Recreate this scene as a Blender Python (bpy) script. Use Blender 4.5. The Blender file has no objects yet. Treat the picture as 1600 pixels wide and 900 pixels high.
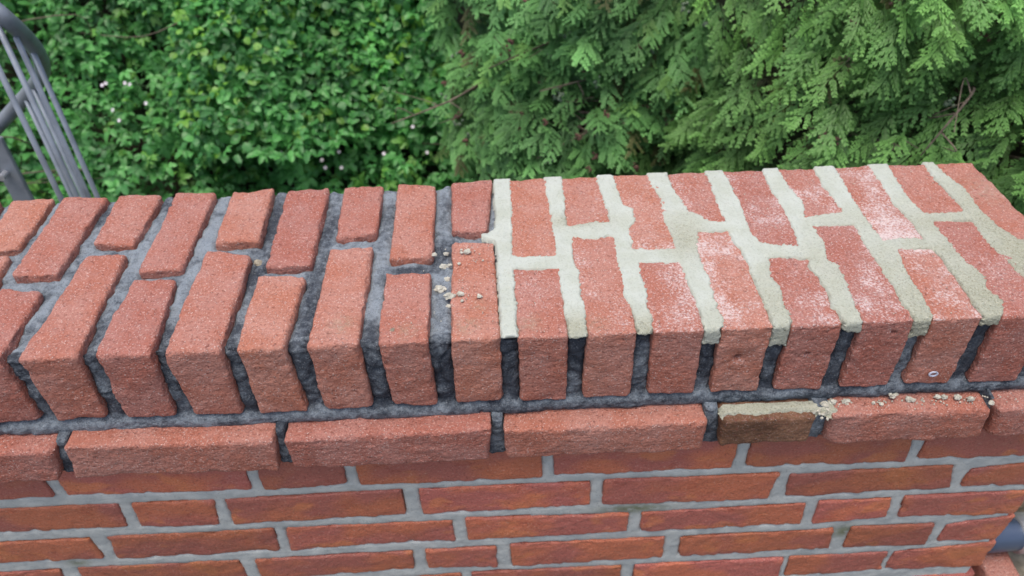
import bpy, math, json
import numpy as np
from mathutils import Vector, Matrix
sc = bpy.context.scene
COL = sc.collection
rad = math.radians
# ---------------------------------------------------------------- camera
cd = bpy.data.cameras.new('camera'); cam = bpy.data.objects.new('camera', cd); COL.objects.link(cam); sc.camera = cam
cd.sensor_width = 36; cd.lens = 27.09; cd.clip_start = .02; cd.clip_end = 300
yaw, pit, rol = 0.02723, 0.71165, -0.02455
F_ = Vector((math.sin(yaw)*math.cos(pit), math.cos(yaw)*math.cos(pit), -math.sin(pit)))
R_ = Vector((math.cos(yaw), -math.sin(yaw), 0)); U_ = R_.cross(F_)
c_, s_ = math.cos(rol), math.sin(rol)
Rr = c_*R_ + s_*U_; Ur = -s_*R_ + c_*U_
M = Matrix((Rr, Ur, -F_)).transposed().to_4x4(); M.translation = (0.5423, -0.54196, 0.53238)
cam.matrix_world = M
cd.dof.use_dof = True; cd.dof.focus_distance = 0.74; cd.dof.aperture_fstop = 7.0
sc.render.resolution_x = 1024; sc.render.resolution_y = 576
# ---------------------------------------------------------------- sky, sun, exposure
SUN_EL, SUN_AZ = rad(79), rad(-140)         # bright overcast, light from high on the left
w = bpy.data.worlds.new('World'); sc.world = w; w.use_nodes = True
nt = w.node_tree; bg = nt.nodes['Background']
sky = nt.nodes.new('ShaderNodeTexSky'); sky.sky_type = 'NISHITA'; sky.sun_disc = False
sky.sun_elevation = SUN_EL; sky.sun_rotation = SUN_AZ; sky.air_density = 1.0; sky.dust_density = 5.0; sky.ozone_density = 1.0
nt.links.new(sky.outputs[0], bg.inputs[0]); bg.inputs[1].default_value = 0.15
sl = bpy.data.lights.new('sun', 'SUN'); so = bpy.data.objects.new('sun', sl); COL.objects.link(so)
sl.energy = 0.9; sl.angle = rad(35); sl.color = (1, .95, .87)
dv = Vector((math.sin(SUN_AZ)*math.cos(SUN_EL), math.cos(SUN_AZ)*math.cos(SUN_EL), math.sin(SUN_EL)))
so.rotation_euler = dv.to_track_quat('Z', 'Y').to_euler()
sc.view_settings.view_transform = 'Standard'; sc.view_settings.look = 'None'; sc.view_settings.gamma = 1
sc.view_settings.exposure = 0.52
# ---------------------------------------------------------------- helpers
DATA = json.loads(r'''{"T":[["s",-1,"b",[[-48.8,172.6],[-5.9,186.4],[-5.5,288.9],[-56.8,293.9]]],["l",-1,"f",[[-38.1,8.5],[14.9,3.5],[-9.9,172.4],[-58.9,175.7]]],["s",0,"f",[[10.0,-1.4],[56.3,11.4],[54.9,104.7],[6.5,114.2]]],["l",0,"b",[[10.6,131.2],[60.4,130.2],[62.2,288.3],[6.9,293.7]]],["l",1,"f",[[73.1,4.3],[131.2,0.7],[124.8,164.5],[77.7,167.7]]],["s",1,"b",[[79.1,185.6],[127.8,179.8],[130.4,289.2],[74.3,294.7]]],["s",2,"f",[[145.4,-1.1],[202.6,-4.6],[194.5,114.8],[147.6,116.8]]],["l",2,"b",[[148.6,128.8],[195.8,132.3],[197.0,284.5],[146.2,289.6]]],["l",3,"f",[[214.0,0.8],[270.2,-0.9],[268.8,152.6],[215.3,163.2]]],["s",3,"b",[[220.0,176.0],[272.9,174.9],[269.6,285.1],[217.1,287.4]]],["s",4,"f",[[285.1,1.7],[331.9,1.4],[335.9,109.9],[283.1,114.4]]],["l",4,"b",[[287.5,130.7],[339.2,128.4],[338.1,287.5],[285.5,289.8]]],["l",5,"f",[[353.5,-0.8],[404.9,2.2],[404.8,158.7],[354.7,159.7]]],["s",5,"b",[[358.7,178.8],[406.4,181.7],[406.8,284.0],[356.2,284.7]]],["s",6,"f",[[423.9,0.2],[473.4,0.7],[472.7,107.4],[422.4,111.8]]],["l",6,"b",[[424.3,131.8],[473.2,135.4],[472.8,283.6],[424.4,285.7]]],["l",7,"f",[[494.8,-0.7],[544.6,1.6],[542.3,159.0],[494.1,162.3]]],["s",7,"b",[[493.1,180.7],[536.1,179.0],[543.0,283.0],[491.4,285.2]]]],"F":[[8,"b",[[562.2,129.5],[609.8,127.4],[609.3,174.0],[609.5,232.7],[607.8,282.8],[566.4,279.8],[566.1,202.4]]],[8,"f",[[562.2,0.5],[611.2,-2.5],[611.0,22.3],[610.3,41.6],[609.7,71.9],[609.7,102.8],[563.2,105.8],[562.4,44.7]]],[9,"b",[[628.2,185.3],[630.7,180.1],[642.4,184.3],[661.6,188.1],[677.1,185.7],[677.8,207.8],[676.9,223.9],[673.8,260.5],[674.8,286.9],[633.0,283.9],[631.0,238.1]]],[9,"f",[[631.7,0.7],[680.1,1.3],[679.4,20.8],[678.2,37.3],[673.9,56.4],[676.1,98.4],[674.6,122.0],[677.3,155.9],[672.7,159.9],[660.7,152.2],[646.1,152.0],[632.9,157.7],[629.5,125.0],[633.2,94.7],[631.3,59.2],[633.8,40.1]]],[10,"b",[[697.3,134.3],[719.1,131.7],[743.0,132.4],[744.4,150.1],[740.9,181.3],[744.3,231.5],[738.0,266.0],[738.9,285.2],[696.4,283.8],[699.8,241.6],[699.5,219.6],[710.7,212.1],[710.2,186.0],[700.0,174.1],[699.3,155.6]]],[10,"f",[[695.9,1.2],[746.4,-1.0],[745.5,17.6],[746.4,32.9],[745.6,65.1],[743.3,86.4],[741.4,104.0],[700.7,107.8],[698.9,85.0],[700.4,54.7],[697.0,36.1],[699.5,24.3]]],[11,"b",[[794.0,180.2],[811.1,176.5],[810.3,197.2],[811.3,229.5],[813.1,263.5],[812.7,285.9],[766.9,286.2],[765.9,256.8],[770.1,231.0],[776.0,200.9],[787.0,192.3]]],[11,"f",[[764.4,-0.3],[815.2,1.1],[815.3,14.1],[816.2,28.4],[813.7,49.4],[815.2,68.9],[815.2,86.0],[816.0,125.2],[811.6,138.4],[809.7,159.1],[789.9,156.8],[777.1,158.9],[770.1,128.2],[768.7,94.5],[771.7,74.9],[769.8,61.5],[768.4,39.3],[769.5,12.3]]],[12,"b",[[841.9,137.5],[854.0,132.0],[870.0,129.7],[880.2,127.8],[883.7,143.1],[885.4,171.4],[883.7,217.5],[883.5,248.3],[886.2,285.0],[838.4,287.0],[839.6,235.8],[840.9,203.0],[837.5,182.3],[836.6,154.8]]],[12,"f",[[834.7,-3.8],[886.1,0.3],[886.8,16.2],[880.6,24.3],[885.9,42.8],[884.5,69.6],[880.2,91.5],[883.9,102.4],[866.3,106.9],[844.1,106.1],[837.1,75.9],[840.8,58.9],[838.2,41.8],[836.2,27.2],[838.7,16.4]]],[13,"b",[[907.0,180.1],[929.2,185.0],[951.3,187.4],[953.0,193.8],[950.7,219.6],[950.0,246.4],[951.9,272.7],[952.4,286.3],[908.4,285.0],[909.0,258.1],[910.3,242.1],[915.1,211.2],[913.8,197.9]]],[13,"f",[[906.9,0.8],[957.8,-0.5],[956.1,11.8],[954.4,24.5],[955.2,51.5],[954.7,80.0],[955.5,100.9],[954.5,118.2],[956.2,160.2],[931.3,159.4],[911.0,160.8],[912.9,130.3],[906.7,100.8],[914.8,90.3],[913.3,67.8],[911.7,54.3],[908.1,27.4],[907.7,13.0]]],[14,"b",[[979.0,130.6],[1002.2,133.8],[1023.7,131.1],[1024.8,151.7],[1022.9,169.5],[1018.2,201.2],[1021.2,248.5],[1022.4,285.8],[980.3,285.8],[978.8,244.3],[976.9,200.1],[977.2,155.0]]],[14,"f",[[976.5,-4.5],[1026.8,-3.0],[1027.1,10.2],[1027.7,25.7],[1027.4,55.1],[1028.9,83.8],[1028.0,98.4],[1026.1,111.0],[1007.3,112.3],[987.5,111.3],[984.3,89.0],[981.2,61.2],[982.4,45.6],[981.4,28.6],[980.2,10.3]]],[15,"b",[[1047.9,178.0],[1070.5,177.7],[1093.7,180.0],[1095.1,189.1],[1093.6,206.7],[1092.3,240.5],[1091.7,265.5],[1093.9,286.7],[1049.3,286.9],[1045.5,239.5],[1043.4,202.1]]],[15,"f",[[1047.0,-1.5],[1103.2,0.6],[1100.0,35.0],[1098.1,55.7],[1094.6,64.3],[1093.8,94.0],[1089.4,118.4],[1092.6,159.6],[1073.2,159.6],[1051.1,158.7],[1051.4,128.1],[1051.9,108.1],[1053.2,87.7],[1062.1,65.4],[1052.8,42.1],[1058.5,23.7],[1054.0,10.4]]],[16,"b",[[1135.7,123.5],[1168.4,129.7],[1166.0,164.6],[1161.4,197.9],[1157.0,238.7],[1161.3,278.6],[1110.2,282.4],[1111.4,253.7],[1119.1,230.0],[1116.2,194.3],[1118.1,155.3],[1126.0,132.6]]],[16,"f",[[1121.4,-0.6],[1177.4,1.6],[1168.9,111.8],[1140.6,109.1]]]],"B":{"0":[[-6.5,-93.3],[60.4,-94.9]],"1":[[76.0,-96.0],[128.9,-93.5]],"2":[[147.1,-94.8],[200.4,-93.4]],"3":[[216.8,-94.5],[269.6,-98.3]],"4":[[287.8,-95.4],[337.6,-95.7]],"5":[[355.1,-95.9],[407.3,-95.4]],"6":[[426.9,-95.7],[475.1,-94.9]],"7":[[494.8,-96.3],[545.2,-95.6]],"8":[[562.9,-95.8],[612.2,-96.1]],"9":[[628.6,-95.2],[680.0,-95.6]],"10":[[698.4,-93.7],[749.6,-96.2]],"11":[[766.7,-95.3],[818.0,-96.7]],"12":[[834.2,-94.7],[887.0,-98.3]],"13":[[906.5,-95.5],[960.1,-98.0]],"14":[[976.2,-96.0],[1025.5,-99.3]],"15":[[1047.4,-97.7],[1100.6,-99.2]]},"S":[[[-141.3,-117.6],[72.3,-120.8],[60.5,-164.0],[-140.2,-163.1]],[[84.9,-110.9],[302.1,-115.3],[296.7,-165.3],[78.2,-160.8]],[[312.0,-116.1],[531.1,-112.9],[527.1,-163.5],[313.0,-164.2]],[[543.8,-117.0],[761.4,-116.8],[761.2,-163.0],[545.4,-163.7]],[[775.6,-115.7],[878.3,-116.6],[877.8,-155.8],[780.2,-157.6]],[[895.3,-115.7],[1069.6,-118.5],[1074.1,-164.7],[897.7,-164.1]],[[1076.1,-118.9],[1187.2,-117.2],[1190.4,-165.3],[1083.3,-164.2]]],"W":[[[[-209.2,-198.5],[18.8,-196.0],[20.4,-226.2],[-216.3,-236.2]],[[33.5,-197.2],[248.6,-202.0],[245.9,-231.9],[33.2,-227.3]],[[261.3,-200.6],[358.5,-200.9],[359.3,-228.4],[261.1,-230.6]],[[373.2,-200.8],[586.9,-199.2],[587.1,-233.9],[373.0,-232.0]],[[599.4,-197.7],[814.3,-198.4],[813.6,-234.0],[600.8,-232.4]],[[828.7,-199.5],[1018.4,-200.5],[1023.0,-236.4],[829.5,-232.7]],[[1035.8,-200.6],[1182.8,-202.0],[1187.2,-236.5],[1036.1,-233.7]]],[[[-105.9,-250.9],[84.5,-247.2],[80.3,-294.5],[-114.9,-301.3]],[[100.2,-247.2],[195.6,-249.9],[190.6,-302.8],[96.1,-295.9]],[[208.4,-249.6],[421.0,-246.2],[420.0,-297.3],[208.5,-300.1]],[[439.2,-246.4],[646.3,-248.9],[647.9,-297.2],[440.4,-299.1]],[[661.6,-246.2],[874.3,-249.0],[870.1,-302.0],[662.3,-298.4]],[[888.3,-252.7],[1088.6,-250.4],[1098.7,-296.0],[891.4,-299.6]],[[1112.6,-260.0],[1192.1,-249.4],[1204.1,-297.8],[1110.2,-294.2]]],[[[-180.1,-315.7],[25.5,-316.9],[28.0,-362.2],[-188.4,-371.3]],[[45.5,-315.8],[253.7,-315.5],[250.3,-364.3],[43.4,-366.7]],[[265.6,-315.1],[476.3,-316.3],[475.7,-360.5],[264.8,-365.7]],[[491.7,-312.0],[697.5,-319.7],[699.0,-359.4],[492.1,-362.0]],[[713.7,-319.7],[922.6,-316.1],[925.1,-362.8],[715.9,-362.4]],[[938.2,-313.2],[1031.4,-314.0],[1035.5,-354.5],[939.7,-364.0]],[[1046.8,-311.1],[1199.2,-311.1],[1205.2,-361.7],[1051.0,-355.9]]],[[[-258.4,-396.7],[-37.9,-385.8],[-46.6,-448.3],[-270.9,-451.5]],[[-17.0,-384.6],[193.1,-384.0],[194.2,-438.2],[-18.6,-437.4]],[[212.9,-384.3],[418.3,-383.0],[417.4,-424.8],[210.4,-434.7]],[[435.1,-381.4],[527.9,-380.6],[528.0,-428.7],[435.3,-426.5]],[[546.3,-377.6],[750.3,-379.1],[751.5,-428.5],[547.8,-430.6]],[[769.9,-380.9],[973.0,-379.1],[977.8,-425.1],[772.4,-428.8]],[[997.1,-376.6],[1107.7,-378.7],[1112.8,-429.3],[996.7,-426.8]],[[1125.9,-381.9],[1204.9,-369.1],[1212.7,-427.1],[1126.3,-422.5]]],[[[50.0,-461.7],[268.3,-454.1],[266.4,-511.1],[50.1,-516.2]],[[285.7,-454.1],[478.8,-444.1],[478.9,-501.8],[285.3,-505.7]],[[491.9,-443.6],[697.1,-444.9],[700.3,-500.7],[492.4,-501.4]],[[714.6,-444.9],[921.1,-446.1],[925.2,-499.7],[716.4,-496.9]],[[929.7,-445.2],[1066.3,-444.7],[1071.2,-491.0],[931.9,-496.8]],[[1075.4,-445.5],[1213.8,-432.1],[1224.3,-495.2],[1073.1,-491.2]]]]}''')
rng = np.random.default_rng(7)

def vn(P, s, seed=0):
    Q = P/s + 1000.37; I = np.floor(Q).astype(np.int64); f = Q - I; f = f*f*(3-2*f)
    r = 0
    for a in (0, 1):
        for b in (0, 1):
            for c in (0, 1):
                h = ((I[:, 0]+a)*73856093) ^ ((I[:, 1]+b)*19349663) ^ ((I[:, 2]+c)*83492791) ^ (seed*2654435761)
                h &= 0xffffffff; h = ((h ^ (h >> 15))*2246822519) & 0xffffffff; h = ((h ^ (h >> 13))*3266489917) & 0xffffffff; h ^= h >> 16
                v = h/2147483648.0 - 1
                r = r + v*(f[:, 0] if a else 1-f[:, 0])*(f[:, 1] if b else 1-f[:, 1])*(f[:, 2] if c else 1-f[:, 2])
    return r

def fb(P, s, seed=0, o=3):
    r = 0
    for i in range(o): r = r + vn(P, s/2**i, seed+i)/1.7**i
    return r

def n2(x, y, s, seed=0, o=3):
    return fb(np.stack([x.ravel(), y.ravel(), np.zeros(x.size)+seed*3.1], -1), s, seed, o).reshape(x.shape)

def link(o, parent=None):
    COL.objects.link(o)
    if parent is not None: o.parent = parent
    return o

def mesh_np(name, V, F, mat=None, smooth=True, attrs=None):
    me = bpy.data.meshes.new(name); V = np.asarray(V, np.float32); F = np.asarray(F, np.int32)
    k = F.shape[1]; me.vertices.add(len(V)); me.vertices.foreach_set('co', V.ravel())
    me.loops.add(F.size); me.loops.foreach_set('vertex_index', F.ravel())
    me.polygons.add(len(F)); me.polygons.foreach_set('loop_start', np.arange(0, F.size, k, dtype=np.int32))
    me.polygons.foreach_set('use_smooth', np.full(len(F), smooth))
    if attrs:
        for n, v in attrs.items():
            v = np.asarray(v, np.float32)
            if v.ndim == 2:
                a = me.color_attributes.new(n, 'FLOAT_COLOR', 'POINT')
                a.data.foreach_set('color', np.concatenate([v, np.ones((len(v), 1), np.float32)], 1).ravel())
            else:
                a = me.attributes.new(n, 'FLOAT', 'POINT'); a.data.foreach_set('value', v)
    me.update(calc_edges=True); me.validate()
    if mat: me.materials.append(mat)
    return me

def obj(name, me, parent=None, **kw):
    o = bpy.data.objects.new(name, me); link(o, parent)
    for k, v in kw.items(): o[k] = v
    return o

def thing(name, label, cat, loc=(0, 0, 0), group=None):
    o = bpy.data.objects.new(name, None); o.location = loc; o.empty_display_size = .05; COL.objects.link(o)
    o['label'] = label; o['category'] = cat
    if group: o['group'] = group
    return o

def grid_faces(nu, nv, off=0):
    i = np.arange(nu-1)[:, None]*nv + np.arange(nv-1)[None, :]
    return (np.stack([i, i+1, i+nv+1, i+nv], -1).reshape(-1, 4)+off)

def tube(pts, r, seg=12, caps=True):
    P = np.array(pts, float); n = len(P); T = np.gradient(P, axis=0); T /= np.linalg.norm(T, axis=1)[:, None]
    r = np.broadcast_to(r, (n,)); up = np.array([0, 0, 1.]) if abs(T[0][2]) < .9 else np.array([1., 0, 0])
    V = []; a = np.cross(T[0], up); a /= np.linalg.norm(a)
    for i in range(n):
        a = a - T[i]*(a@T[i]); a /= np.linalg.norm(a); b = np.cross(T[i], a)
        th = np.arange(seg)*2*np.pi/seg
        V.append(P[i]+r[i]*(np.cos(th)[:, None]*a+np.sin(th)[:, None]*b))
    V = np.concatenate(V); F = []
    for i in range(n-1):
        for j in range(seg):
            k = (j+1) % seg; F.append([i*seg+j, i*seg+k, (i+1)*seg+k, (i+1)*seg+j])
    if caps:
        V = np.concatenate([V, P[:1], P[-1:]]); m = n*seg
        for j in range(0, seg, 2):
            F.append([m, (j+2) % seg, (j+1) % seg, j]); b0 = (n-1)*seg
            F.append([m+1, b0+j, b0+(j+1) % seg, b0+(j+2) % seg])
    return V, np.array(F)

def smooth_path(pts, n=8):
    P = [np.array(p, float) for p in pts]; out = []
    for i in range(len(P)-1):
        p0 = P[max(i-1, 0)]; p1 = P[i]; p2 = P[i+1]; p3 = P[min(i+2, len(P)-1)]
        for t in np.arange(n)/n:
            out.append(.5*((2*p1)+(-p0+p2)*t+(2*p0-5*p1+4*p2-p3)*t*t+(-p0+3*p1-3*p2+p3)*t**3))
    out.append(P[-1]); return out

def sdf(polys, X, Y):
    """distance to the nearest polygon, negative inside, 1e3 where far"""
    out = np.full(X.shape, 40.0)
    for poly in polys:
        p = np.array(poly, float); lo = p.min(0)-40; hi = p.max(0)+40
        m = (X > lo[0]) & (X < hi[0]) & (Y > lo[1]) & (Y < hi[1])
        if not m.any(): continue
        x = X[m]; y = Y[m]; d = np.full(x.shape, 1e9); ins = np.zeros(x.shape, bool)
        for i in range(len(p)):
            a = p[i]; b = p[(i+1) % len(p)]; e = b-a
            t = np.clip(((x-a[0])*e[0]+(y-a[1])*e[1])/(e@e+1e-12), 0, 1)
            d = np.minimum(d, np.hypot(x-a[0]-t*e[0], y-a[1]-t*e[1]))
            c = ((a[1] > y) != (b[1] > y)) & (x < (b[0]-a[0])*(y-a[1])/(b[1]-a[1]+1e-12)+a[0]); ins ^= c
        out[m] = np.minimum(out[m], np.where(ins, -d, d))
    return out

# ---------------------------------------------------------------- materials
class N:
    def __init__(s, name):
        s.m = bpy.data.materials.new(name); s.m.use_nodes = True; s.t = s.m.node_tree; s.n = s.t.nodes; s.l = s.t.links
        s.b = s.n['Principled BSDF']; s.o = s.n['Material Output']
        s.geo = s.n.new('ShaderNodeNewGeometry'); s.P = s.geo.outputs['Position']; s.oi = s.n.new('ShaderNodeObjectInfo')
    def node(s, t, **k):
        n = s.n.new(t)
        for a, b in k.items(): setattr(n, a, b)
        return n
    def put(s, i, v):
        if isinstance(v, bpy.types.NodeSocket): s.l.new(v, i)
        else: i.default_value = v
    def noise(s, sc_, det=3, rough=.55, vec=None, off=None, dist=0):
        n = s.node('ShaderNodeTexNoise'); n.inputs['Scale'].default_value = sc_; n.inputs['Detail'].default_value = det
        n.inputs['Roughness'].default_value = rough; n.inputs['Distortion'].default_value = dist
        v = vec or s.P
        if off is not None:
            a = s.node('ShaderNodeVectorMath', operation='ADD'); s.put(a.inputs[0], v); a.inputs[1].default_value = off; v = a.outputs[0]
        s.l.new(v, n.inputs['Vector']); return n.outputs['Fac']
    def math(s, op, a, b=0, c=None, clamp=False):
        n = s.node('ShaderNodeMath', operation=op, use_clamp=clamp); s.put(n.inputs[0], a); s.put(n.inputs[1], b)
        if c is not None: s.put(n.inputs[2], c)
        return n.outputs[0]
    def ramp(s, f, lo, hi, a=0., b=1.):
        n = s.node('ShaderNodeMapRange', interpolation_type='SMOOTHSTEP'); s.put(n.inputs[0], f)
        for i, v in zip((1, 2, 3, 4), (lo, hi, a, b)): s.put(n.inputs[i], v)
        return n.outputs[0]
    def mix(s, f, a, b, mode='MIX'):
        n = s.node('ShaderNodeMix', data_type='RGBA', blend_type=mode); s.put(n.inputs[0], f)
        for i, v in ((6, a), (7, b)): s.put(n.inputs[i], (*v, 1) if isinstance(v, tuple) and len(v) == 3 else v)
        return n.outputs[2]
    def attr(s, name, typ='GEOMETRY', out='Fac'):
        n = s.node('ShaderNodeAttribute', attribute_name=name, attribute_type=typ); return n.outputs[out]
    def bump(s, h, st, dist, prev=None):
        n = s.node('ShaderNodeBump'); n.inputs['Strength'].default_value = st; n.inputs['Distance'].default_value = dist
        s.l.new(h, n.inputs['Height'])
        if prev: s.l.new(prev, n.inputs['Normal'])
        return n.outputs[0]
    def fin(s, col, rough=.8, nrm=None, spec=.3):
        s.put(s.b.inputs['Base Color'], (*col, 1) if isinstance(col, tuple) else col); s.put(s.b.inputs['Roughness'], rough)
        s.b.inputs['Specular IOR Level'].default_value = spec
        if nrm: s.l.new(nrm, s.b.inputs['Normal'])
        return s.m

def coping_brick_mat(name, c1, c2, grain=1.0, dustcol=(.66, .58, .57)):
    m = N(name)
    col = m.mix(m.ramp(m.noise(22, 3), .35, .65), c1, c2)
    rv = m.math('MULTIPLY_ADD', m.oi.outputs['Random'], .20, .92)
    hs = m.node('ShaderNodeHueSaturation'); m.put(hs.inputs['Value'], rv); m.l.new(col, hs.inputs['Color'])
    m.put(hs.inputs['Hue'], m.math('MULTIPLY_ADD', m.oi.outputs['Random'], .010, .499)); col = hs.outputs[0]
    g = m.noise(480, 2, .7)                                          # sand grains
    g2 = m.noise(240, 3, .7, None, (5, 2, 8))
    col = m.mix(m.ramp(g2, .46, .30, 0, .75), col, (.15, .040, .028))
    col = m.mix(m.ramp(g, .53, .74, 0, .55*grain), col, (.68, .44, .38))
    v = m.node('ShaderNodeTexVoronoi'); v.inputs['Scale'].default_value = 560; m.l.new(m.P, v.inputs['Vector'])
    wc = m.node('ShaderNodeTexWhiteNoise'); m.l.new(v.outputs['Position'], wc.inputs['Vector'])
    spk = m.math('MULTIPLY', m.ramp(v.outputs['Distance'], .52, .3), m.ramp(wc.outputs['Value'], .86, .92))
    col = m.mix(m.math('MULTIPLY', spk, .34*grain), col, (.85, .78, .74))
    # dry cement dust lying on the upper faces of the freshly pointed bricks
    nz = m.node('ShaderNodeSeparateXYZ'); m.l.new(m.geo.outputs['Normal'], nz.inputs[0])
    patch = m.attr('dust')
    fine = m.noise(360, 3, .75)
    dm = m.math('ADD', m.math('MULTIPLY', patch, 1.0), m.math('MULTIPLY_ADD', fine, 3.4, -2.0))
    dm = m.math('MULTIPLY', m.ramp(dm, .02, 1.0), m.ramp(nz.outputs[2], .1, .6))
    col = m.mix(m.math('MULTIPLY', dm, .82), col, dustcol)
    st = m.attr('stain')
    col = m.mix(m.math('MULTIPLY', st, m.ramp(m.noise(160, 3), .4, .6, .1, .55)), col, (.30, .27, .19))
    b = m.bump(m.noise(75, 4, .6), .6, .0026)
    sv = m.node('ShaderNodeVectorMath', operation='MULTIPLY'); m.l.new(m.P, sv.inputs[0]); sv.inputs[1].default_value = (.85, .9, 1.1)
    b = m.bump(m.noise(190, 3, .65, sv.outputs[0], (9, 1, 3)), .9, .0030, b)
    b = m.bump(g2, .8, .0018, b)
    b = m.bump(g, .7, .0012, b)
    b = m.bump(spk, .6, .0006, b)
    return m.fin(col, m.ramp(g, .3, .75, .82, .55), b, .35)

M_COP = coping_brick_mat('sanded_red_brick', (.365, .125, .088), (.395, .172, .138))
M_BROWN = coping_brick_mat('brown_brick', (.12, .055, .030), (.21, .105, .062), .4)

def wall_brick_mat():
    m = N('smooth_red_brick')
    sep = m.node('ShaderNodeVectorMath', operation='MULTIPLY'); m.l.new(m.P, sep.inputs[0]); sep.inputs[1].default_value = (1, 1, 1.6)
    off = m.node('ShaderNodeCombineXYZ'); m.l.new(m.math('MULTIPLY', m.oi.outputs['Random'], 37), off.inputs[1])
    ad = m.node('ShaderNodeVectorMath', operation='ADD'); m.l.new(sep.outputs[0], ad.inputs[0]); m.l.new(off.outputs[0], ad.inputs[1])
    big = m.noise(11, 2, .5, ad.outputs[0])
    col = m.mix(m.ramp(big, .40, .60), (.46, .142, .070), (.37, .115, .085))
    col = m.mix(m.ramp(m.noise(17, 2, .5, ad.outputs[0], (3, 7, 1)), .58, .68, 0, .7), col, (.53, .18, .07))
    col = m.mix(m.ramp(m.noise(30, 4, .7, ad.outputs[0], (1, 2, 9)), .55, .75, 0, .6), col, (.27, .055, .03))
    g = m.noise(420, 3, .6)
    col = m.mix(m.ramp(g, .58, .74, 0, .5), col, (.62, .42, .34))
    col = m.mix(m.ramp(g, .44, .30, 0, .6), col, (.12, .03, .02))
    hs = m.node('ShaderNodeHueSaturation'); m.l.new(col, hs.inputs['Color']); m.put(hs.inputs['Value'], m.math('MULTIPLY_ADD', m.oi.outputs['Random'], .45, .82))
    m.put(hs.inputs['Hue'], m.math('MULTIPLY_ADD', m.oi.outputs['Random'], -.006, .502))
    b = m.bump(m.noise(60, 4, .6), .7, .003); b = m.bump(m.noise(260, 3, .7), .9, .002, b)
    return m.fin(hs.outputs[0], .5, b, .5)
M_WALL = wall_brick_mat()

def old_mortar_mat():
    m = N('old_grey_mortar'); t = m.attr('tone')
    t2 = m.math('ADD', t, m.math('MULTIPLY_ADD', m.noise(130, 5, .75), 1.9, -.95))
    col = m.mix(m.ramp(t2, 0, 1), (.040, .049, .064), (.235, .275, .31))
    g = m.noise(600, 2, .6)
    col = m.mix(m.ramp(g, .6, .75, 0, .35), col, (.5, .52, .54)); col = m.mix(m.ramp(g, .42, .3, 0, .5), col, (.02, .022, .026))
    b = m.bump(m.noise(110, 4, .7), 1, .0045); b = m.bump(m.noise(430, 3, .6), .8, .0016, b)
    return m.fin(col, .85, b, .25)
M_OLD = old_mortar_mat()

def fresh_mat():
    m = N('fresh_pale_mortar'); t = m.attr('grit')
    col = m.mix(m.ramp(m.noise(30, 3), .35, .7), (.47, .505, .455), (.425, .455, .39))
    col = m.mix(m.math('MULTIPLY', t, .75), col, (.41, .405, .29))
    g = m.noise(520, 3, .65)
    col = m.mix(m.math('MULTIPLY', m.ramp(g, .47, .30), m.math('MULTIPLY_ADD', t, .5, .3)), col, (.20, .19, .12)); col = m.mix(m.math('MULTIPLY', m.ramp(g, .55, .70), t), col, (.60, .60, .50)); col = m.mix(m.ramp(m.noise(190, 3, .7, None, (4, 4, 4)), .64, .74, 0, .55), col, (.24, .24, .18))
    st = m.math('MULTIPLY_ADD', t, 1.2, .45)
    h = m.math('MULTIPLY', m.noise(260, 4, .7), st)
    b = m.bump(h, 1.0, .0028)
    sv = m.node('ShaderNodeVectorMath', operation='MULTIPLY'); m.l.new(m.P, sv.inputs[0]); sv.inputs[1].default_value = (1, .06, 1)
    b = m.bump(m.math('MULTIPLY', m.noise(330, 3, .6, sv.outputs[0]), m.math('SUBTRACT', 1.0, t)), .5, .0012, b)
    b = m.bump(m.noise(70, 3), .35, .0015, b)
    return m.fin(col, .8, b, .2)
M_FRESH = fresh_mat()

def wall_mortar_mat():
    m = N('pointing_mortar')
    col = m.mix(m.ramp(m.noise(40, 4), .35, .65), (.38, .41, .40), (.49, .515, .49))
    col = m.mix(m.ramp(m.noise(420, 3, .6), .42, .3, 0, .4), col, (.1, .11, .11))
    col = m.mix(m.math('MULTIPLY', m.attr('moss'), m.ramp(m.noise(120, 3), .3, .5, .4, .9)), col, (.13, .145, .07))
    b = m.bump(m.noise(90, 4, .6), .6, .0022); b = m.bump(m.noise(480, 3), .4, .0007, b)
    return m.fin(col, .75, b, .3)
M_WM = wall_mortar_mat()

def metal_mat(name, c, r=.42, mt=.3):
    m = N(name); col = m.mix(m.ramp(m.noise(25, 4), .4, .7), c, tuple(x*.72 for x in c))
    col = m.mix(m.ramp(m.noise(90, 4, .7), .66, .72, 0, .5), col, (.25, .2, .14))
    m.b.inputs['Metallic'].default_value = mt
    return m.fin(col, r, m.bump(m.noise(180, 3), .15, .0006), .5)
M_RAIL = metal_mat('blue_grey_rail_paint', (.30, .335, .38)); M_PIPE = metal_mat('blue_painted_tube', (.075, .105, .165), .35)
M_BOLT = metal_mat('galvanised_bolt', (.55, .57, .6), .4, .7)

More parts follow.
